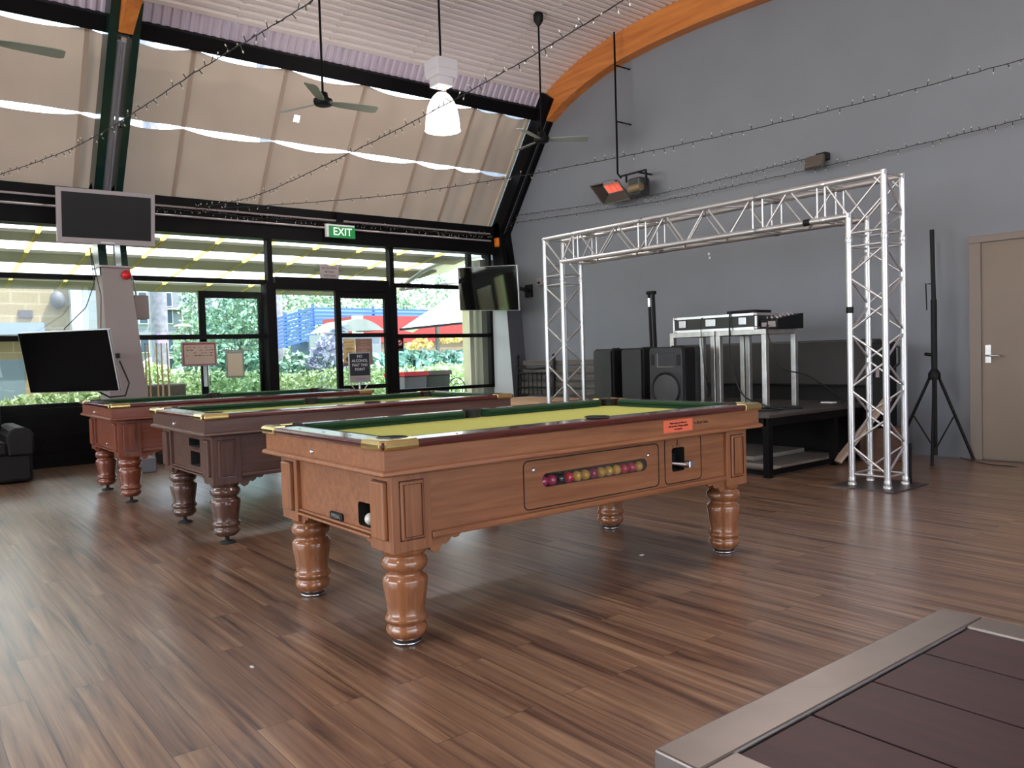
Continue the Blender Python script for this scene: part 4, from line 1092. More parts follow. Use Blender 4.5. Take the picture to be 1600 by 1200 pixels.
fairy([(3.25, 10.42, 3.1), (3.45, 8.9, 3.02), (3.45, 6.7, 3.01), (3.42, 4.85, 3.03), (3.38, 3.1, 3.12), (3.3, 1.2, 3.3)], 96, 'fairy light string passing in front of the glowing lamp and up over the ceiling sheets')
fairy([(3.25, 10.42, 3.08), (4.33, 8.13, 2.94), (5.1, 6.75, 2.96), (5.72, 5.19, 3.0), (6.35, 3.87, 3.11), (7.0, 2.5, 3.29), (7.6, 1.2, 3.52)], 98, 'uppermost fairy light string crossing the whole grey wall to the right edge of the picture')
fairy([(8.15, 10.35, 3.27), (8.2, 7.45, 3.12), (8.2, 5.9, 3.09), (8.2, 4.0, 3.10), (8.2, 2.8, 3.13), (8.2, 1.6, 3.2)], 80, 'lowest fairy light string, just above the truss beam against the grey wall')
fairy([(8.18, 10.1, 3.37), (8.18, 7.45, 3.21), (8.18, 5.9, 3.20), (8.17, 4.92, 3.21)], 50, 'short fairy light string running along the grey wall to the small floodlight')
fairy([(2.5, 10.40, 3.06), (4.0, 10.39, 3.05), (5.6, 10.40, 3.07), (6.9, 10.39, 3.05), (7.9, 10.40, 3.08)], 96, 'fairy light string fixed along the black header above the windows', .05)

# ================================================================== TELEVISIONS
def tv(name, lab, c, yaw, tilt, roll, w, h, bez, bmat, smat, th=.05):
    Rz = Matrix.Rotation(R_(yaw), 3, 'Z') @ Matrix.Rotation(R_(tilt), 3, 'X') @ Matrix.Rotation(R_(roll), 3, 'Y')
    t = thing('television', lab, 'television', c, group='wall televisions', rot=Rz.to_euler())
    MB().box((-w / 2, 0, -h / 2), (w / 2, th, h / 2)).build('housing', bmat, t, bevel=.006)
    MB().box((-w / 2 + bez, -.002, -h / 2 + bez * (1.4 if bez > .02 else 1)), (w / 2 - bez, .0, h / 2 - bez)).build('screen', smat, t)
    return t
t = tv('a', 'older grey-framed television hung high on the green column', (2.12, 9.93, 2.815), -3, 11, 0, 1.0, .60, .045, 'tvgrey', 'screen_m', .10)
MB().box((-.07, -.0035, -.285), (.07, -.001, -.272)).build('badge', 'silver', t)
MB().tube([(2.2, 10.02, 2.8), (2.22, 10.25, 2.8)], .03, 10).build('wall_arm', 'black', t, world=True)
t = tv('b', 'large black television tilted on an arm at the left, lower than the grey-framed one', (1.518, 9.122, 1.2), -53.13, 10.8, -.17, 1.1, .6325, .008, 'silver', 'screen', .035)
MB().box((-.2, .035, -.15), (.2, .09, .15)).build('mount_plate', 'black', t)
m = MB().bar((1.60, 9.22, 1.22), (2.12, 9.8, 1.26), .05, .05).bar((2.12, 9.8, 1.26), (2.2, 10.12, 1.26), .05, .05); m.build('wall_arm', 'black', t, world=True)
m = MB().tube([(1.72, 9.05, .92), (1.9, 9.2, .82), (2.1, 9.4, .82), (2.2, 9.65, .95), (2.14, 9.78, 1.2)], .009, 8); m.build('power_cord', 'rubber', t, world=True)
m = MB().tube([(2.0, 10.3, 2.52), (2.02, 10.28, 2.1), (1.85, 9.9, 1.8), (1.55, 9.4, 1.55), (1.5, 9.25, 1.45)], .005, 6).tube([(2.0, 10.3, 2.5), (2.05, 10.1, 1.95), (1.95, 9.7, 1.55), (1.72, 9.3, 1.45)], .005, 6)
m.build('signal_cable', 'rubber', t, world=True)
t = tv('c', 'black television on a wall arm in the corner, its screen reflecting the greenery', (7.28, 9.72, 2.143), -75.73, 6.2, 3.0, 1.15, .667, .008, 'silver', P('tv_screen_glossy', (.004, .004, .004), .06, spec=1.0), .035)
MB().box((.2, .035, -.12), (.5, .11, .15)).build('mount_plate', 'black', t)
m = MB().bar((7.55, 9.40, 2.15), (8.27, 9.95, 2.15), .04, .05).box((8.26, 9.87, 2.05), (8.298, 10.03, 2.25)); m.build('wall_arm', 'black', t, world=True)

# ================================================================== SIGNS AND SMALL THINGS BY THE WINDOWS
t = thing('exit_sign', 'green illuminated EXIT sign hung under the black header over the entrance', 'sign', (5.215, 10.36, 2.85))
MB().box((4.99, 10.36, 2.855), (5.43, 10.41, 3.035)).build('sign_housing', 'white', t, world=True, bevel=.004)
MB().box((5.03, 10.352, 2.85), (5.43, 10.36, 3.01)).build('sign_face', P('exit_green', S(20, 120, 60), .4, emit=S(20, 130, 64), es=.5), t, world=True)
text('EXIT', .15, P('exit_white', (.9, .95, .9), .5, emit=(.85, 1, .9), es=.5), 'lettering', t, (.02, -.0095, .08), FRONT, squash=.95, bold=.002)
MB().box((5.18, 10.40, 3.03), (5.28, 10.44, 3.2)).build('hanger', 'blackmetal', t, world=True)
paper = P('grey_paper', S(172, 160, 158), .8)
t = thing('notice', 'grey NO ALCOHOL BEYOND THIS POINT notice stuck on the glass above the entrance', 'notice', (5.125, 10.585, 2.29))
MB().box((4.98, 10.588, 2.295), (5.27, 10.592, 2.485)).build('notice_sheet', paper, t, world=True)
for s_, z, sz in (('NO ALCOHOL', 2.445, .036), ('BEYOND', 2.39, .036), ('THIS POINT', 2.335, .036)): text(s_, sz, 'blackm', 'lettering', t, (0, .002, z - 2.29), FRONT)
# mirrored licence lettering on the outside of the glass
t = thing('window_lettering', 'mirrored dark licence lettering on the glass above the entrance', 'lettering', (5.13, 10.612, 2.32))
lt = P('lettering_brown', S(104, 98, 84), .7)
for s_, z, sz in (('Royal Charter', 2.50, .07), ('Keeping Licence', 2.425, .07), ('Licensee: Pool Club Pty Ltd', 2.345, .07)):
    text(s_, sz, lt, 'lettering', t, (0, 0, z - 2.32), FRONT, mirror=True)
t = thing('whiteboard', 'small whiteboard with a red inner border and handwriting hung on the open door leaf', 'board', (3.265, 10.5690, 1.11))
MB().box((3.045, 10.5790, 1.11), (3.485, 10.5990, 1.42)).build('board_frame', 'tvgrey', t, world=True, bevel=.003)
MB().box((3.062, 10.5760, 1.127), (3.468, 10.5790, 1.403)).build('red_border', P('border_red', S(140, 42, 40), .6), t, world=True)
MB().box((3.075, 10.5740, 1.135), (3.455, 10.5765, 1.385)).build('board_face', P('board_face', S(190, 168, 152), .5), t, world=True)
m = MB(); rr = random.Random(3)
for row in range(4):
    x = 3.10
    while x < 3.42:
        w_ = rr.uniform(.01, .04)
        if rr.random() < .75: m.box((x, 10.5728, 1.345 - row * .035), (x + w_, 10.5738, 1.351 - row * .035 + rr.uniform(0, .006)))
        x += w_ + .012
m.build('handwriting', P('ink_brown', S(110, 80, 74), .7), t, world=True)
t = thing('framed_notice', 'blank-looking paper in a grey clear frame hung on the window right of the whiteboard', 'notice', (3.715, 10.5790, .94))
MB().box((3.60, 10.5790, .94), (3.84, 10.5940, 1.29)).build('notice_frame', P('frame_greenish', S(140, 146, 136), .4), t, world=True, bevel=.003)
MB().box((3.622, 10.5760, .965), (3.818, 10.5790, 1.262)).build('paper', P('cream_paper', S(206, 196, 170), .8), t, world=True)
MB().box((3.56, 10.5840, 1.292), (3.92, 10.5990, 1.31)).build('hanging_rail', 'tvgrey', t, world=True)
# posters on the door leaf
def poster(x0, x1, z0, z1, mt, lab, lines, seed, mt2):
    t = thing('poster', lab, 'poster', ((x0 + x1) / 2, 10.535, z0), group='posters on the entrance door')
    MB().box((x0, 10.541, z0), (x1, 10.545, z1)).build('sheet', mt, t, world=True)
    for s_, z, sz in lines: text(s_, sz, mt2, 'lettering', t, (0, .005, z - z0), FRONT)
    r = random.Random(seed); m = MB(); hw = (x1 - x0) / 2
    for k in range(7):
        z = z0 + (z1 - z0) * (.68 - k * .045); w_ = r.uniform(.3, .75) * hw
        m.box(((x0 + x1) / 2 - w_, 10.539, z), ((x0 + x1) / 2 + w_, 10.5405, z + .006))
    m.lathe([(.035, 0), (.035, .001), (1e-5, .001)], (x0 + .07, 10.539, z0 + .10), 16, 'y')
    m.build('small_print', mt2, t, world=True)
poster(5.275, 5.46, 1.04, 1.435, P('poster_yellow', S(214, 188, 130), .8), 'yellow poster on the entrance door glass, left of the brown one', (('RESTAURANT', 1.385, .026), ('open for lunch', 1.345, .02)), 1, P('poster_ink', S(90, 66, 44), .8))
poster(5.47, 5.74, 1.05, 1.435, P('poster_brown', S(140, 108, 94), .8), 'brown poster on the entrance door glass, right of the yellow one', (('We look', 1.385, .03), ('after you', 1.345, .026)), 2, P('poster_pale', S(186, 158, 144), .8))
MB().box((5.275, 10.538, 1.04), (5.46, 10.5405, 1.085)).build('footer', P('poster_foot', S(124, 110, 100), .8), [o for o in COL.objects if o.name == 'poster'][0], world=True)
# no-smoking sign
t = thing('no_smoking_sign', 'black and white no-smoking sign with a red ring on the glass right of the entrance', 'sign', (6.23, 10.58, 1.24))
MB().box((6.165, 10.585, 1.245), (6.30, 10.59, 1.435)).build('plate', 'black', t, world=True)
MB().lathe([(.052, 0), (.052, -.002), (1e-5, -.002)], (6.2325, 10.585, 1.365), 24, 'y').build('white_disc', 'white', t, world=True)
m = MB(); pts = [(6.2325 + .046 * math.cos(a), 10.582, 1.365 + .046 * math.sin(a)) for a in np.linspace(0, 2 * PI, 29)]
m.tube(pts, .007, 6, caps=False).bar((6.265, 10.5815, 1.398), (6.20, 10.5815, 1.332), .012, .003, up=(0, 1, 0)); m.build('red_ring', 'red', t, world=True)
m = MB().box((6.20, 10.580, 1.358), (6.255, 10.583, 1.371)).tube([(6.255, 10.582, 1.375), (6.262, 10.582, 1.39), (6.255, 10.582, 1.40)], .003, 5); m.build('cigarette', 'blackm', t, world=True)
text('NO SMOKING', .016, 'white', 'lettering', t, (.0025, .0045, .027), FRONT)
# floor sign on a pole
t = thing('floor_sign', 'freestanding dark NO ALCOHOL PAST THIS POINT notice on a pole before the door', 'sign', (5.235, 10.0, 0))
MB().box((5.075, 9.995, .815), (5.405, 10.015, 1.23)).build('sign_frame', 'silver', t, world=True, bevel=.003)
MB().box((5.09, 9.992, .91), (5.39, 9.995, 1.215)).build('sign_face', P('sign_navy', S(38, 44, 54), .35), t, world=True)
MB().box((5.09, 9.992, .825), (5.39, 9.995, .91)).build('sign_footer', P('sign_foot', S(150, 142, 140), .5), t, world=True)
for s_, z in (('NO', 1.175), ('ALCOHOL', 1.115), ('PAST THIS', 1.055), ('POINT', .995)): text(s_, .052, 'white', 'lettering', t, (.005, -.009, z), FRONT)
text('Thank you', .034, P('sign_blue', S(90, 84, 140), .6), 'lettering', t, (.01, -.009, .868), FRONT)
m = MB().tube([(5.235, 10.01, .02), (5.235, 10.01, .82)], .016, 10).tube([(5.235, 10.01, .62), (5.10, 10.01, .80)], .006, 6).tube([(5.235, 10.01, .62), (5.37, 10.01, .80)], .006, 6)
m.build('pole', 'steel', t, world=True)
MB().lathe([(.17, 0), (.17, .012), (.04, .03), (.02, .05)], (5.235, 10.01, 0), 28).build('base', 'steel', t, world=True)
# red bell on the column
t = thing('alarm_bell', 'round red alarm bell on the right edge of the grey column box', 'bell', (2.345, 10.16, 2.205))
MB().lathe([(.055, .0), (.055, -.02), (.045, -.04), (.02, -.05), (1e-5, -.052)], (2.345, 10.185, 2.205), 22, 'y').build('bell_dome', 'red', t, world=True)
MB().lathe([(.03, .03), (.03, -.0)], (2.345, 10.185, 2.205), 12, 'y').build('back_box', 'tvgrey', t, world=True)
tag(MB().box((2.46, 10.34, 1.70), (2.62, 10.55, 1.985)).build('control_box', P('box_beige', S(140, 126, 122), .6), bevel=.006), 'plain grey-beige control box on the window frame right of the grey column', 'box')
cable([(2.41, 10.3, 2.24), (2.46, 10.35, 2.15), (2.50, 10.42, 1.99)], .008, 'short pale conduit from the red bell to the control box', 'conduit', None, 'conduit')
tag(MB().box((8.02, 10.40, 2.9), (8.12, 10.5, 3.05)).build('amber_light', P('amber', S(230, 120, 30), .4), bevel=.02), 'small amber light in the dark corner above the television', 'light')
# cues in a floor rack
cue_tip = P('cue_shaft', S(176, 140, 96), .35, coat=.4); cue_butt = P('cue_butt', S(120, 70, 40), .3, coat=.5)
cue_blue = P('cue_shaft_blue', S(46, 70, 190), .35)
rk = thing('cue_rack', 'low wooden floor rack holding the cues behind the back pool table', 'rack', (2.64, 10.18, 0))
MB().box((2.44, 10.08, 0), (2.86, 10.28, .06)).build('rack_base', cue_butt, rk, world=True, bevel=.006)
MB().box((2.44, 10.08, .44), (2.86, 10.12, .48)).build('rack_rail', cue_butt, rk, world=True, bevel=.004)
MB().box((2.44, 10.08, .06), (2.47, 10.12, .44)).build('rack_post', cue_butt, rk, world=True); MB().box((2.83, 10.08, .06), (2.86, 10.12, .44)).build('rack_post', cue_butt, rk, world=True)
for k, (xb, xt, c, lab) in enumerate(((2.50, 2.515, cue_tip, 'pool cue at the left end of the rack, nearest the grey column'), (2.55, 2.55, cue_tip, 'pool cue second from the grey column, crossing close behind the first'),
                            (2.635, 2.64, cue_tip, 'middle pool cue of the five in the rack, left of the pair at the centre'), (2.69, 2.695, cue_tip, 'pool cue second from the right end of the rack'),
                            (2.765, 2.76, cue_tip, 'pool cue standing alone at the right end of the rack'))):
    t = thing('pool_cue', lab, 'cue', (xb, 10.15, .06), group='cues in the rack')
    f = lambda z: (xb + (xt - xb) * z / 1.4, 10.15 + .03 * z / 1.4, z)
    MB().tube([f(.062), f(.5), f(.76)], .015, 10, rads=[.0155, .014, .0125]).build('butt', cue_butt, t, world=True)
    MB().tube([f(.76), f(1.05)], .01, 10, rads=[.0125, .0095]).build('fore_shaft', cue_tip, t, world=True)
    MB().tube([f(1.05), f(1.385)], .01, 10, rads=[.0095, .0065]).build('shaft', c, t, world=True)
    MB().tube([f(1.385), f(1.40)], .0065, 8).build('tip', 'rubber', t, world=True)
tag(MB().box((2.05, 9.05, 0), (2.3, 9.3, .16)).build('plastic_tub', P('tub_grey', S(122, 126, 134), .5), bevel=.015), 'small grey tub on the floor beyond the back pool table', 'tub')
tag(MB().box((2.52, 9.7, 0), (2.9, 9.98, .12)).build('shoe_box', 'black', bevel=.01), 'low black box on the floor beyond the back pool table', 'box')

# ================================================================== ARMCHAIR AT THE LEFT EDGE
t = thing('armchair', 'black vinyl armchair at the left edge, in front of the black panelling', 'armchair', (.72, 9.6, 0))
MB().box((.30, 9.30, .02), (1.19, 10.2, .30)).build('base', 'blackv', t, world=True, bevel=.03)
MB().box((.42, 9.27, .28), (.98, 9.9, .42)).build('seat_cushion', 'blackv', t, world=True, bevel=.04, seg=3)
for x0, x1 in ((.25, .45), (.98, 1.2)):
    m = MB().prism([(x0, .28), (x1, .28), (x1 + .01, .48), (x1 - .02, .53), (x1 - .07, .56), (x0 + .07, .56), (x0 + .02, .53), (x0 - .01, .48)], lambda a, b: (a, 9.28, b), (0, .9, 0))
    m.build('arm', 'blackv', t, world=True, bevel=.02, seg=3)
MB().box((.40, 9.88, .28), (1.0, 10.2, .80)).build('backrest', 'blackv', t, world=True, bevel=.05, seg=3)

# ================================================================== FOREGROUND TABLE
fx0, fx1, fy1, zt = .645, 1.345, .585, .715
t = thing('steel_framed_table', 'square table with dark red-brown planks in a brushed steel frame, cropped at the lower right', 'table', (1.0, .23, 0))
FW = .062
fm = P('foreground_steel', (.20, .175, .165), .45, metal=.9, noise=.12, nscale=9)
m = MB(); y0 = -.12
m.box((fx0, fy1 - FW, zt - .04), (fx1, fy1, zt)).box((fx0, y0, zt - .04), (fx1, y0 + FW, zt)).box((fx0, y0 + FW, zt - .04), (fx0 + FW, fy1 - FW, zt)).box((fx1 - FW, y0 + FW, zt - .04), (fx1, fy1 - FW, zt))
m.build('steel_frame', fm, t, world=True, bevel=.003)
pw = wood('plank_stain', S(40, 16, 20), S(60, 26, 30), .6, 'y', .7, 0)
xa, xb = fx0 + FW + .001, fx1 - FW - .001; n = 4; wd = (xb - xa) / n
for k in range(n):
    MB().box((xa + k * wd + .0022, y0 + FW, zt - .03), (xa + (k + 1) * wd - .0022, fy1 - FW - .003, zt - .004)).build('plank', pw, t, world=True, bevel=.0008)
MB().box((xa, y0 + FW, zt - .038), (xb, fy1 - FW, zt - .031)).build('under_board', 'blackm', t, world=True)
for x in (fx0 + .005, fx1 - .055):
    for y in (y0 + .005, fy1 - .055): MB().box((x, y, 0), (x + .05, y + .05, zt - .04)).build('leg', fm, t, world=True, bevel=.003)
tag(MB().box((3.30, 3.05, 0), (3.325, 3.065, .003)).build('litter', 'white'), 'tiny white scrap of litter on the floor under the nearest pool table', 'litter')
tag(MB().box((1.05, 2.95, 0), (1.06, 2.97, .003)).build('litter', 'white'), 'tiny pale crumb on the open floor left of the nearest pool table', 'litter')

# ================================================================== OUTSIDE
GR = P('grass_ground', S(120, 150, 80), .95, noise=.2, nscale=2); PV = P('paving', S(170, 160, 150), .9, noise=.06, nscale=3)
struct(MB().box((-30, 10.75, -.1), (60, 12.6, -.02)).build('trim_paving', PV))
tag(MB().box((-40, 12.6, -.12), (70, 75, -.05)).build('lawn', GR), 'green lawn and ground beyond the windows', 'lawn', kind='stuff')
# canopy: battens and translucent sheets sloping away from the glass
def can(x, y, o=0): return (x, y, 1.15 + 3.10 - .123 * y + o)
poly = P('canopy_sheet', (.9, .9, .86), .5)
t = thing('canopy', 'translucent striped veranda canopy with yellow-tinted rafters beyond the windows', 'canopy', (3.0, 12.5, 2.7))
trans = translucent('canopy_translucent', (.93, .93, .86), .75)
m = MB(); XA, XB = -6, 8.2
m.add([can(XA, 10.8, .05), can(XB, 10.8, .05), can(XB, 14.85, .05), can(XA, 14.85, .05)], [(0, 1, 2, 3)]); m.build('translucent_sheet', trans, t, world=True)
bm_ = translucent('panel_olive', (.25, .24, .19), .6)
for a, b in ((11.5, 11.93), (12.5, 13.1), (14.23, 14.85)):
    m = MB().add([can(XA, a, -.01), can(XB, a, -.01), can(XB, b, -.01), can(XA, b, -.01), can(XA, a, .03), can(XB, a, .03), can(XB, b, .03), can(XA, b, .03)],
                 [(0, 3, 2, 1), (4, 5, 6, 7), (0, 1, 5, 4), (1, 2, 6, 5), (2, 3, 7, 6), (3, 0, 4, 7)])
    m.build('cross_panel', bm_, t, world=True)
yel = translucent('rafter_yellow', (.95, .84, .46), .85)
x = -5.7
while x < 8.0:
    MB().bar(can(x, 10.85, .0), can(x, 14.8, .0), .05, .03).build('rafter', yel, t, world=True); x += .735
# curved glass-edged awning over the corner
t = thing('curved_awning', 'grey curved metal awning on an arched rib outside the right-hand window', 'awning', (7.9, 12, 2.4))
pts = [(7.12, 12.0, 2.30), (7.3, 12, 2.46), (7.55, 12, 2.62), (7.85, 12, 2.76), (8.2, 12, 2.86), (8.9, 12, 2.98)]
MB().tube(pts, .035, 8).build('arched_rib', P('rib_greygreen', S(120, 126, 112), .5), t, world=True)
m = MB(); n = len(pts)
m.add(pts + [(a, 13.2, b - .2) for a, _, b in pts], [(i, i + 1, n + i + 1, n + i) for i in range(n - 1)]); m.build('awning_skin', P('awning_grey', S(176, 170, 150), .7), t, world=True)
MB().tube([(7.12, 12, 2.30), (8.9, 12, 2.55)], .02, 8).build('tie_bar', 'tvgrey', t, world=True)
# cream block building on the left
bk = block_mat('cream_blocks', S(134, 119, 88), S(150, 138, 112), .42, .21)
t = thing('cream_building', 'cream block-walled building beyond the left-hand window', 'building', (-1.5, 17.0, -.05))
MB().box((-8, 16.1, -.05), (2.78, 18, 4.5)).build('block_wall', bk, t, world=True)
MB().box((2.74, 15.9, -.05), (2.92, 16.3, 4.5)).build('corner_post', P('post_white', S(170, 174, 172), .6), t, world=True)
MB().box((1.96, 16.07, 2.02), (2.17, 16.1, 2.15)).build('vent_brick', P('vent_grey', S(72, 70, 74), .8), t, world=True)
MB().box((-3, 15.8, 1.72), (2.3, 16.1, 1.92)).build('window_hood', P('hood_pale_blue', S(116, 130, 160), .6), t, world=True)
MB().box((-.6, 16.04, .2), (2.0, 16.1, 1.30)).build('window', P('far_window', S(96, 110, 118), .3), t, world=True)
t = thing('wall_light', 'grey bulkhead light on the corner of the cream building', 'light', (2.55, 15.9, 2.2))
MB().sphere((2.55, 16.0, 2.33), .12, 12, sz=1.3).build('light_cover', P('cover_grey', S(76, 78, 84), .6), t, world=True)
MB().box((2.5, 16.0, 2.25), (2.6, 16.1, 2.42)).build('light_base', 'white', t, world=True)
# pale apartment building far off
t = thing('apartment_building', 'pale rendered building with small dark windows far beyond the tree trunk', 'building', (6, 42, -.1))
MB().box((-2, 38, -.1), (12.4, 44, 7.5)).build('facade', block_mat('pale_render', S(124, 127, 134), S(110, 113, 120), 1.2, .4), t, world=True)
for x0 in (8.1, 9.2, 10.25, 11.05):
    for z0 in (1.7, 2.98, 3.75, 5.0):
        w_ = .32; f = MB().box((x0 - .04, 37.92, z0 - .04), (x0 + w_ + .04, 38, z0 + .62)).build('window_surround', 'white', t, world=True)
        MB().box((x0, 37.88, z0), (x0 + w_, 37.93, z0 + .58)).build('pane', P('far_pane', S(48, 62, 80), .6), f, world=True)
MB().box((9.9, 37.7, 3.58), (12.4, 38, 3.66)).build('string_course', 'tvgrey', t, world=True)

# plants: every plant is one mesh of real leaves
def leaf_mat(name, c1, c2):
    m, t, b = new_mat(name)
    oi = t.nodes.new('ShaderNodeTexCoord'); n = t.nodes.new('ShaderNodeTexNoise'); n.inputs['Scale'].default_value = 9; n.inputs['Detail'].default_value = 2
    t.links.new(oi.outputs['Object'], n.inputs['Vector'])
    r = t.nodes.new('ShaderNodeValToRGB'); r.color_ramp.elements[0].position = .35; r.color_ramp.elements[1].position = .65
    r.color_ramp.elements[0].color = (*c1, 1); r.color_ramp.elements[1].color = (*c2, 1)
    t.links.new(n.outputs['Fac'], r.inputs[0]); t.links.new(r.outputs[0], b.inputs['Base Color']); b.inputs['Roughness'].default_value = .55
    b.inputs['Subsurface Weight'].default_value = 0
    return m
LM = dict(hedge=leaf_mat('hedge_leaf', S(120, 158, 92), S(224, 238, 196)), bush=leaf_mat('bush_leaf', S(140, 165, 110), S(214, 228, 180)),
          tree=leaf_mat('tree_leaf', S(88, 118, 96), S(196, 214, 190)), blue=leaf_mat('agapanthus_leaf', S(110, 160, 150), S(190, 222, 210)),
          dark=leaf_mat('dark_leaf', S(70, 106, 92), S(134, 172, 146)), flower=leaf_mat('yellow_flower', S(214, 176, 80), S(240, 224, 160)), purple=leaf_mat('lilac_bush', S(120, 120, 150), S(190, 196, 214)))
def foliage(name, lab, cat, blobs, n, size, mt, grp=None, parent=None, seed=1):
    r = np.random.default_rng(seed); B = np.array(blobs, float); vol = (B[:, 3] * B[:, 4] * B[:, 5]) ** .67; k = r.choice(len(B), n, p=vol / vol.sum())
    d = r.normal(size=(n, 3)); d /= np.linalg.norm(d, axis=1)[:, None]; rad = r.uniform(.55, 1, n) ** .5
    c = B[k, :3] + d * B[k, 3:6] * rad[:, None]; c = c[c[:, 2] > -.05]; n = len(c)
    a = r.normal(size=(n, 3)); a /= np.linalg.norm(a, axis=1)[:, None]; b = np.cross(a, r.normal(size=(n, 3))); b /= np.linalg.norm(b, axis=1)[:, None]
    s = size * r.uniform(.6, 1.4, n)[:, None]
    v = np.stack([c - a * s, c + b * s * .45, c + a * s, c - b * s * .45], 1).reshape(-1, 3)
    me = bpy.data.meshes.new(name); o0 = c.mean(0); o0[2] = max(0, c[:, 2].min()) if parent is None else o0[2]
    base = Vector(o0) if parent is None else Vector((0, 0, 0))
    if parent is not None: v = v - np.array(wmat(parent).translation)
    else: v = v - o0
    me.from_pydata(v.tolist(), [], [(4 * i, 4 * i + 1, 4 * i + 2, 4 * i + 3) for i in range(n)]); me.materials.append(LM[mt])
    o = bpy.data.objects.new(name, me); COL.objects.link(o); o.location = base
    if parent is not None: o.parent = parent
    else: tag(o, lab, cat, grp)
    return o
# hedge right across behind the windows
rr = random.Random(5)
hb = [(x, 13.9 + rr.uniform(-.1, .1), .48 + rr.uniform(-.05, .05), .55, .55, .52) for x in np.arange(3.7, 11.5, .42)]
foliage('hedge', 'long clipped bright green hedge behind the entrance and right-hand windows', 'hedge', hb, 15000, .05, 'hedge', seed=2)
hb = [(x, 15.6, .7 + rr.uniform(-.1, .15), .6, .45, .62 + rr.uniform(-.1, .1)) for x in np.arange(5.0, 7.6, .45)]
foliage('shrub', 'dark green shrub bed seen through the open doorway behind the hedge', 'shrub', hb, 4500, .07, 'dark', 'shrubs behind the hedge', seed=3)
foliage('shrub', 'grey-lilac flowering shrub seen through the doorway beside the right door stile', 'shrub', [(7.3, 15.2, .9, .5, .4, .75), (7.8, 15.2, .7, .4, .4, .7)], 2500, .06, 'purple', 'shrubs behind the hedge', seed=4)
hb = [(x, 15.4, .65 + rr.uniform(-.1, .1), .5, .4, .65) for x in np.arange(8.3, 11.6, .45)]
foliage('strappy_plants', 'blue-green strappy plants behind the hedge at the right', 'plants', hb, 5000, .11, 'blue', seed=5)
foliage('flowering_plant', 'plant with yellow flowers below the red wall, the left of two', 'flower', [(9.2, 15.1, 1.38, .14, .2, .09), (9.42, 15.1, 1.46, .16, .2, .10), (9.6, 15.1, 1.40, .1, .2, .07)], 300, .045, 'flower', 'yellow flowers', seed=6)
foliage('flowering_plant', 'plant with yellow flowers below the red wall, the right of two', 'flower', [(10.1, 15.1, 1.5, .13, .2, .07), (10.35, 15.1, 1.53, .14, .2, .08)], 200, .045, 'flower', 'yellow flowers', seed=7)
foliage('shrub', 'pale green bush against the cream building beyond the lower left window', 'shrub', [(1.9, 13.6, .35, .75, .5, .42), (2.5, 13.6, .3, .6, .5, .5), (1.3, 13.6, .2, .5, .4, .35)], 5500, .06, 'bush', seed=8)
foliage('shrub', 'yellow-green garden shrub left of the whiteboard beyond the window', 'shrub', [(4.0, 16, .6, .6, .5, .6), (4.9, 16.3, .5, .6, .5, .6), (3.4, 15.6, .4, .5, .5, .5)], 4000, .07, 'bush', 'shrubs behind the hedge', seed=9)
# trees: trunk + crown
def tree(lab, x, y, r, h, blobs, n, size, mt, trunk_m, seed):
    t = thing('tree', lab, 'tree', (x, y, -.06), group='trees in the garden')
    MB().tube([(x, y, -.06), (x + .03, y, h * .5), (x - .02, y, h)], r, 14, rads=[r * 1.15, r, r * .85]).build('trunk', trunk_m, t, world=True)
    if blobs: foliage('crown', None, None, blobs, n, size, mt, parent=t, seed=seed)
tk = P('trunk_grey', S(120, 118, 128), .9, noise=.25, nscale=10)
tree('tree with a thick grey trunk seen behind the cues', 5.27, 20, .17, 15, [(5.2, 20, 16, 2.5, 2, 2)], 1500, .15, 'tree', tk, 11)
tree('tree with a grey-violet trunk above the blue slatted balcony', 9.9, 24.5, .24, 17, [(9.8, 25, 18, 2.5, 2, 2)], 1500, .15, 'tree', tk, 12)
for k, (x, y, z, rx, rz, n, lab) in enumerate(((9.6, 27, 2.6, 1.9, 2.6, 5200, 'feathery tree behind the open door leaf, left half'), (12.0, 30, 3.0, 2.2, 2.9, 4800, 'tall leafy tree just left of the entrance frame'),
      (13.6, 34, 3.6, 2.0, 2.6, 3000, 'tree crown above the left part of the blue balcony'), (16.5, 34, 4.0, 2.3, 2.4, 3400, 'tree crown above the right part of the blue balcony'), (21.0, 35, 4.0, 3.0, 2.2, 3600, 'bushy tree crown above the red wall under the curved awning'))):
    tree(lab, x, y, .15, z, [(x, y, z, rx, 1.4, rz), (x - .8, y, z - 1.2, rx * .7, 1.2, rz * .6), (x + .9, y, z + .4, rx * .7, 1.2, rz * .6)], n, .12, 'tree', tk, 20 + k)
# blue slatted balcony
t = thing('blue_balcony', 'blue horizontal-slat balcony screen seen through the open doorway', 'balcony', (10.1, 22, 0))
bl = P('balcony_blue', S(50, 88, 160), .5); bp_ = P('balcony_panel', S(110, 145, 190), .5)
C1, C2, C0 = (10.1, 22, 0), (18, 22.6, 0), (9.5, 23.6, 0)
for k in range(9):
    z = 1.78 + k * .108
    MB().bar((C0[0], C0[1], z - .26), (C1[0], C1[1], z), .04, .075).build('slat', bl, t, world=True)
    if k > 3: MB().bar((C1[0], C1[1], z), (C2[0], C2[1], z), .04, .06).build('slat', bl, t, world=True)
for x, y in ((10.1, 22), (9.9, 22.53), (9.7, 23.07), (9.52, 23.55), (12.2, 22.2), (14.6, 22.35), (16.4, 22.5)):
    MB().bar((x, y + .05, (1.7 if x < 10.2 else 2.1) - (.17 * (y - 22) if x < 10.2 else 0)), (x, y + .05, 2.75 - (.17 * (y - 22) if x < 10.2 else 0)), .06, .06).build('post', bl, t, world=True)
MB().bar((10.1, 22.25, 2.45), (18, 22.8, 2.45), .02, .45).build('back_panel', bp_, t, world=True)
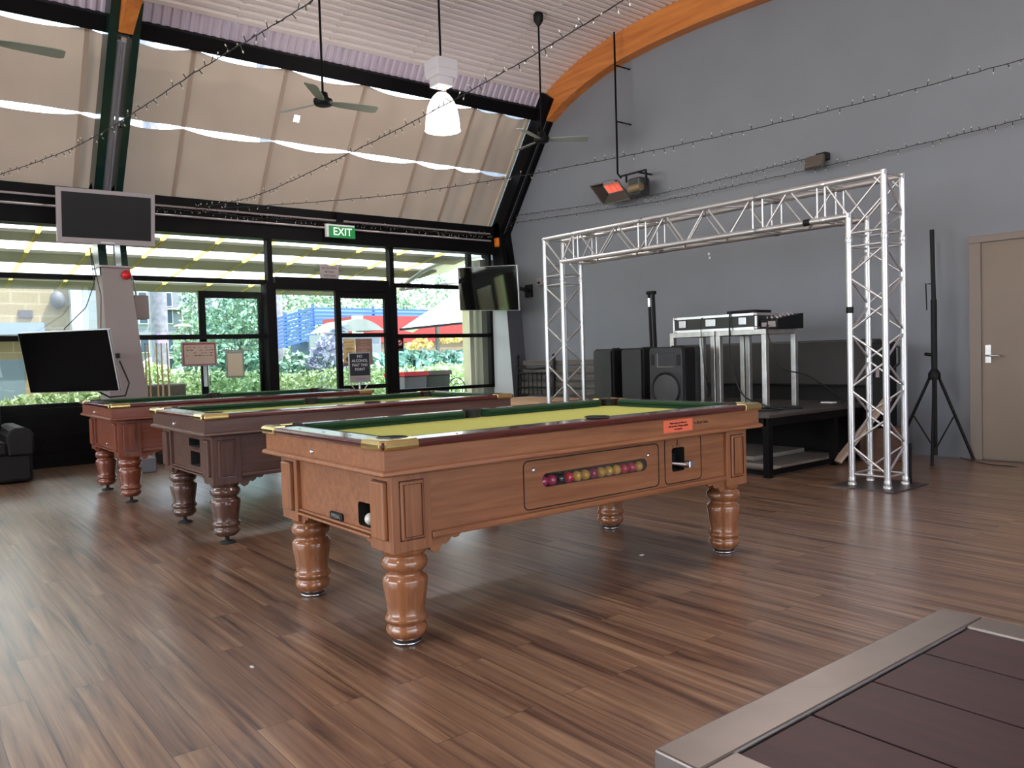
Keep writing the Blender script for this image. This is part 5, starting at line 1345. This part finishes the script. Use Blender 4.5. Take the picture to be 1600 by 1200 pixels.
MB().box((10.2, 22.7, -.05), (17, 24.0, 1.7)).build('deck_block', P('shade_block', S(70, 84, 110), .8), t, world=True)
# grey vaulted roof, dark slatted awning, red building, white sail
t = thing('vaulted_shelter', 'low grey vaulted roof seen through the glass of the right door leaf', 'shelter', (8.95, 17, 0))
pts = [(8.3 + i * .13, 1.72 + .36 * math.sin(PI * (i + .6) / 11.5)) for i in range(11)]
m = MB(); n = len(pts); m.add([(a, 17, b) for a, b in pts] + [(a + .1, 18.6, b) for a, b in pts], [(i, i + 1, n + i + 1, n + i) for i in range(n - 1)] + [tuple(range(n))])
m.build('vault_roof', P('vault_grey', S(120, 126, 120), .8, noise=.15, nscale=3), t, world=True)
MB().box((8.35, 17.1, -.05), (9.55, 18.5, 1.74)).build('shelter_wall', P('vault_wall', S(130, 134, 140), .8), t, world=True)
t = thing('slatted_awning', 'small dark blue-grey slatted awning beside the right door stile', 'awning', (8.0, 17, 1.6))
for k in range(4): MB().add([(7.72 + k * .13, 16.5, 1.66 + k * .08), (8.4, 16.5, 1.66 + k * .08), (8.4, 16.75, 1.73 + k * .08), (7.83 + k * .13, 16.75, 1.73 + k * .08),
                             (7.72 + k * .13, 16.5, 1.64 + k * .08), (8.4, 16.5, 1.64 + k * .08), (8.4, 16.75, 1.71 + k * .08), (7.83 + k * .13, 16.75, 1.71 + k * .08)],
                            [(0, 1, 2, 3), (7, 6, 5, 4), (0, 4, 5, 1), (1, 5, 6, 2), (2, 6, 7, 3), (3, 7, 4, 0)]).build('slat', P('awning_slate', S(84, 96, 104), .6), t, world=True)
MB().box((8.3, 16.8, -.05), (8.36, 16.9, 1.95)).build('post', 'tvgrey', t, world=True)
t = thing('red_building', 'red-walled building beyond the garden with timber boards below', 'building', (13, 19.5, 0))
MB().box((9.9, 19, 1.55), (19, 21, 2.26)).build('red_wall', P('red_render', S(150, 44, 44), .7), t, world=True)
MB().box((9.9, 19.05, -.05), (19, 21, 1.55)).build('timber_boards', P('boards_tan', S(130, 108, 92), .8, noise=.1, nscale=4), t, world=True)
MB().box((9.8, 18.9, 1.5), (10.05, 19.05, 2.26)).build('white_pilaster', P('pilaster', S(232, 206, 206), .7), t, world=True)
t = thing('white_sail', 'white pitched shade roof with a dark edge beyond the right-hand window', 'shade roof', (10.5, 15, 1.7))
A_, B_, C_ = (8.85, 15.0, 1.74), (10.6, 16.2, 2.72), (12.6, 15.0, 2.06)
m = MB().add([A_, (11.2, 15, 3.05), C_, (10.7, 17.5, 1.76), (13.1, 17.5, 3.05), (14.5, 17.5, 2.06)], [(0, 1, 4, 3), (1, 2, 5, 4), (0, 2, 1)]); m.build('roof_skin', P('sail_white', (.95, .95, .95), .6), t, world=True)
MB().bar(A_, C_, .04, .05).build('dark_edge', 'blackmetal', t, world=True)
for x in (10.05, 11.5): MB().box((x, 15.4, -.05), (x + .07, 15.47, 1.9)).build('post', P('sail_post', S(110, 104, 104), .5), t, world=True)
# outer wall to the right of the windows
struct(MB().box((8.32, 11.6, -.05), (8.74, 11.9, 2.3)).build('wall_outer_return', P('cream_render', S(232, 228, 186), .8)))
struct(MB().box((8.02, 10.9, -.05), (8.5, 11.3, 2.75)).build('wall_outer_pier', P('pier_render', S(150, 148, 130), .8)))
t = thing('veranda_post', 'dark steel veranda post with a small white fitting outside the right-hand window', 'post', (8.1, 11.2, 0))
MB().box((7.84, 11.0, 2.0), (7.92, 11.08, 3.0)).box((8.04, 10.8, 2.76), (8.18, 10.88, 3.0)).build('steel_post', 'blackmetal', t, world=True)
MB().box((8.04, 10.76, 2.80), (8.1, 10.80, 2.9)).build('fitting', 'white', t, world=True)
MB().box((7.84, 11.0, -.05), (7.92, 11.08, 2.0)).build('post_foot', P('pale_post', S(226, 222, 196), .8), t, world=True)
# bins, café chair, planter, lamp, car
def bin_(x, y, lab, body, lid, rz=0):
    t = thing('wheelie_bin', lab, 'bin', (x, y, -.02), rz, 'wheelie bins')
    MB().add([(-.2, -.2, 0), (.2, -.2, 0), (.2, .2, 0), (-.2, .2, 0), (-.25, -.25, .84), (.25, -.25, .84), (.25, .27, .84), (-.25, .27, .84)],
             [(0, 3, 2, 1), (4, 5, 6, 7), (0, 1, 5, 4), (1, 2, 6, 5), (2, 3, 7, 6), (3, 0, 4, 7)]).build('bin_body', body, t, bevel=.02)
    MB().prism([(-.28, .84), (.3, .84), (.28, .9), (-.26, .92)], lambda a, b: (-.27, a, b), (.54, 0, 0)).build('bin_lid', lid, t, bevel=.01)
    m = MB()
    for s in (-1, 1): m.lathe([(.09, 0), (.09, .04), (1e-5, .04)], (s * .2 - (.04 if s > 0 else 0), .22, .09), 16, 'x')
    m.build('wheel', 'rubber', t)
bin_(7.12, 11.9, 'grey wheelie bin with a red lid outside, left of the dark one', P('bin_grey', S(120, 122, 128), .5), P('lid_red', S(200, 40, 50), .45), .15)
bin_(7.68, 12.0, 'dark green-grey wheelie bin outside, right of the red-lidded one', P('bin_dark', S(70, 78, 72), .5), P('lid_dark', S(96, 84, 82), .5))
t = thing('cafe_chair', 'round-backed wire café chair outside beside the cream wall', 'chair', (7.95, 11.6, 0))
m = MB(); m.tube([(7.95 + .2 * math.cos(a), 11.6, .50 + .26 * math.sin(a)) for a in np.linspace(0, PI, 15)], .01, 6).tube([(7.95 + .12 * math.cos(a), 11.6, .50 + .16 * math.sin(a)) for a in np.linspace(0, PI, 12)], .008, 6)
m.build('back_hoop', P('chair_green', S(60, 86, 84), .5), t, world=True)
MB().lathe([(.2, .44), (.2, .46), (1e-5, .46)], (7.95, 11.4, 0), 20).build('seat', 'blackmetal', t, world=True)
for sx in (-1, 1):
    for sy in (-1, 1): MB().tube([(7.95 + sx * .16, 11.4 + sy * .16, -.02), (7.95 + sx * .15, 11.4 + sy * .15, .45)], .009, 6).build('leg', 'blackmetal', t, world=True)
tag(MB().box((2.9, 12.0, -.02), (3.5, 12.5, .86)).build('planter_box', P('planter_dark', S(74, 70, 62), .9, noise=.3, nscale=6), bevel=.03), 'dark mossy planter box outside behind the cues', 'planter')
t = thing('street_lamp', 'street lamp with a flat top on a V bracket before the pale building', 'lamp', (5.95, 20.5, 0))
MB().tube([(5.95, 20.5, -.05), (5.95, 20.5, 1.82)], .03, 8).build('pole', 'tvgrey', t, world=True)
m = MB().tube([(5.95, 20.5, 1.80), (5.8, 20.5, 2.05)], .018, 6).tube([(5.95, 20.5, 1.80), (6.1, 20.5, 2.05)], .018, 6); m.build('bracket', 'tvgrey', t, world=True)
MB().lathe([(.2, 2.05), (.2, 2.08), (.1, 2.12)], (5.95, 20.5, 0), 20).build('lamp_top', 'tvgrey', t, world=True)
t = thing('parked_car', 'pale parked car glimpsed behind the whiteboard', 'car', (8.6, 30, 0))
m = MB().prism([(-2, .3), (2, .3), (2.05, .8), (1.2, .95), (.6, 1.4), (-.9, 1.4), (-1.5, .95), (-2, .9)], lambda a, b: (8.6 + a, 29.2, b), (0, 1.6, 0)); m.build('body', P('car_pale', S(200, 206, 216), .3), t, world=True, bevel=.05)
MB().prism([(1.05, .97), (.55, 1.33), (-.85, 1.33), (-1.35, .97)], lambda a, b: (8.6 + a, 29.18, b), (0, .02, 0)).build('side_windows', P('car_glass', S(50, 60, 72), .1), t, world=True)
for x in (7.3, 9.9): MB().lathe([(.3, 0), (.3, .2), (1e-5, .2)], (x, 29.15, .28), 18, 'y').build('wheel', 'rubber', t, world=True)
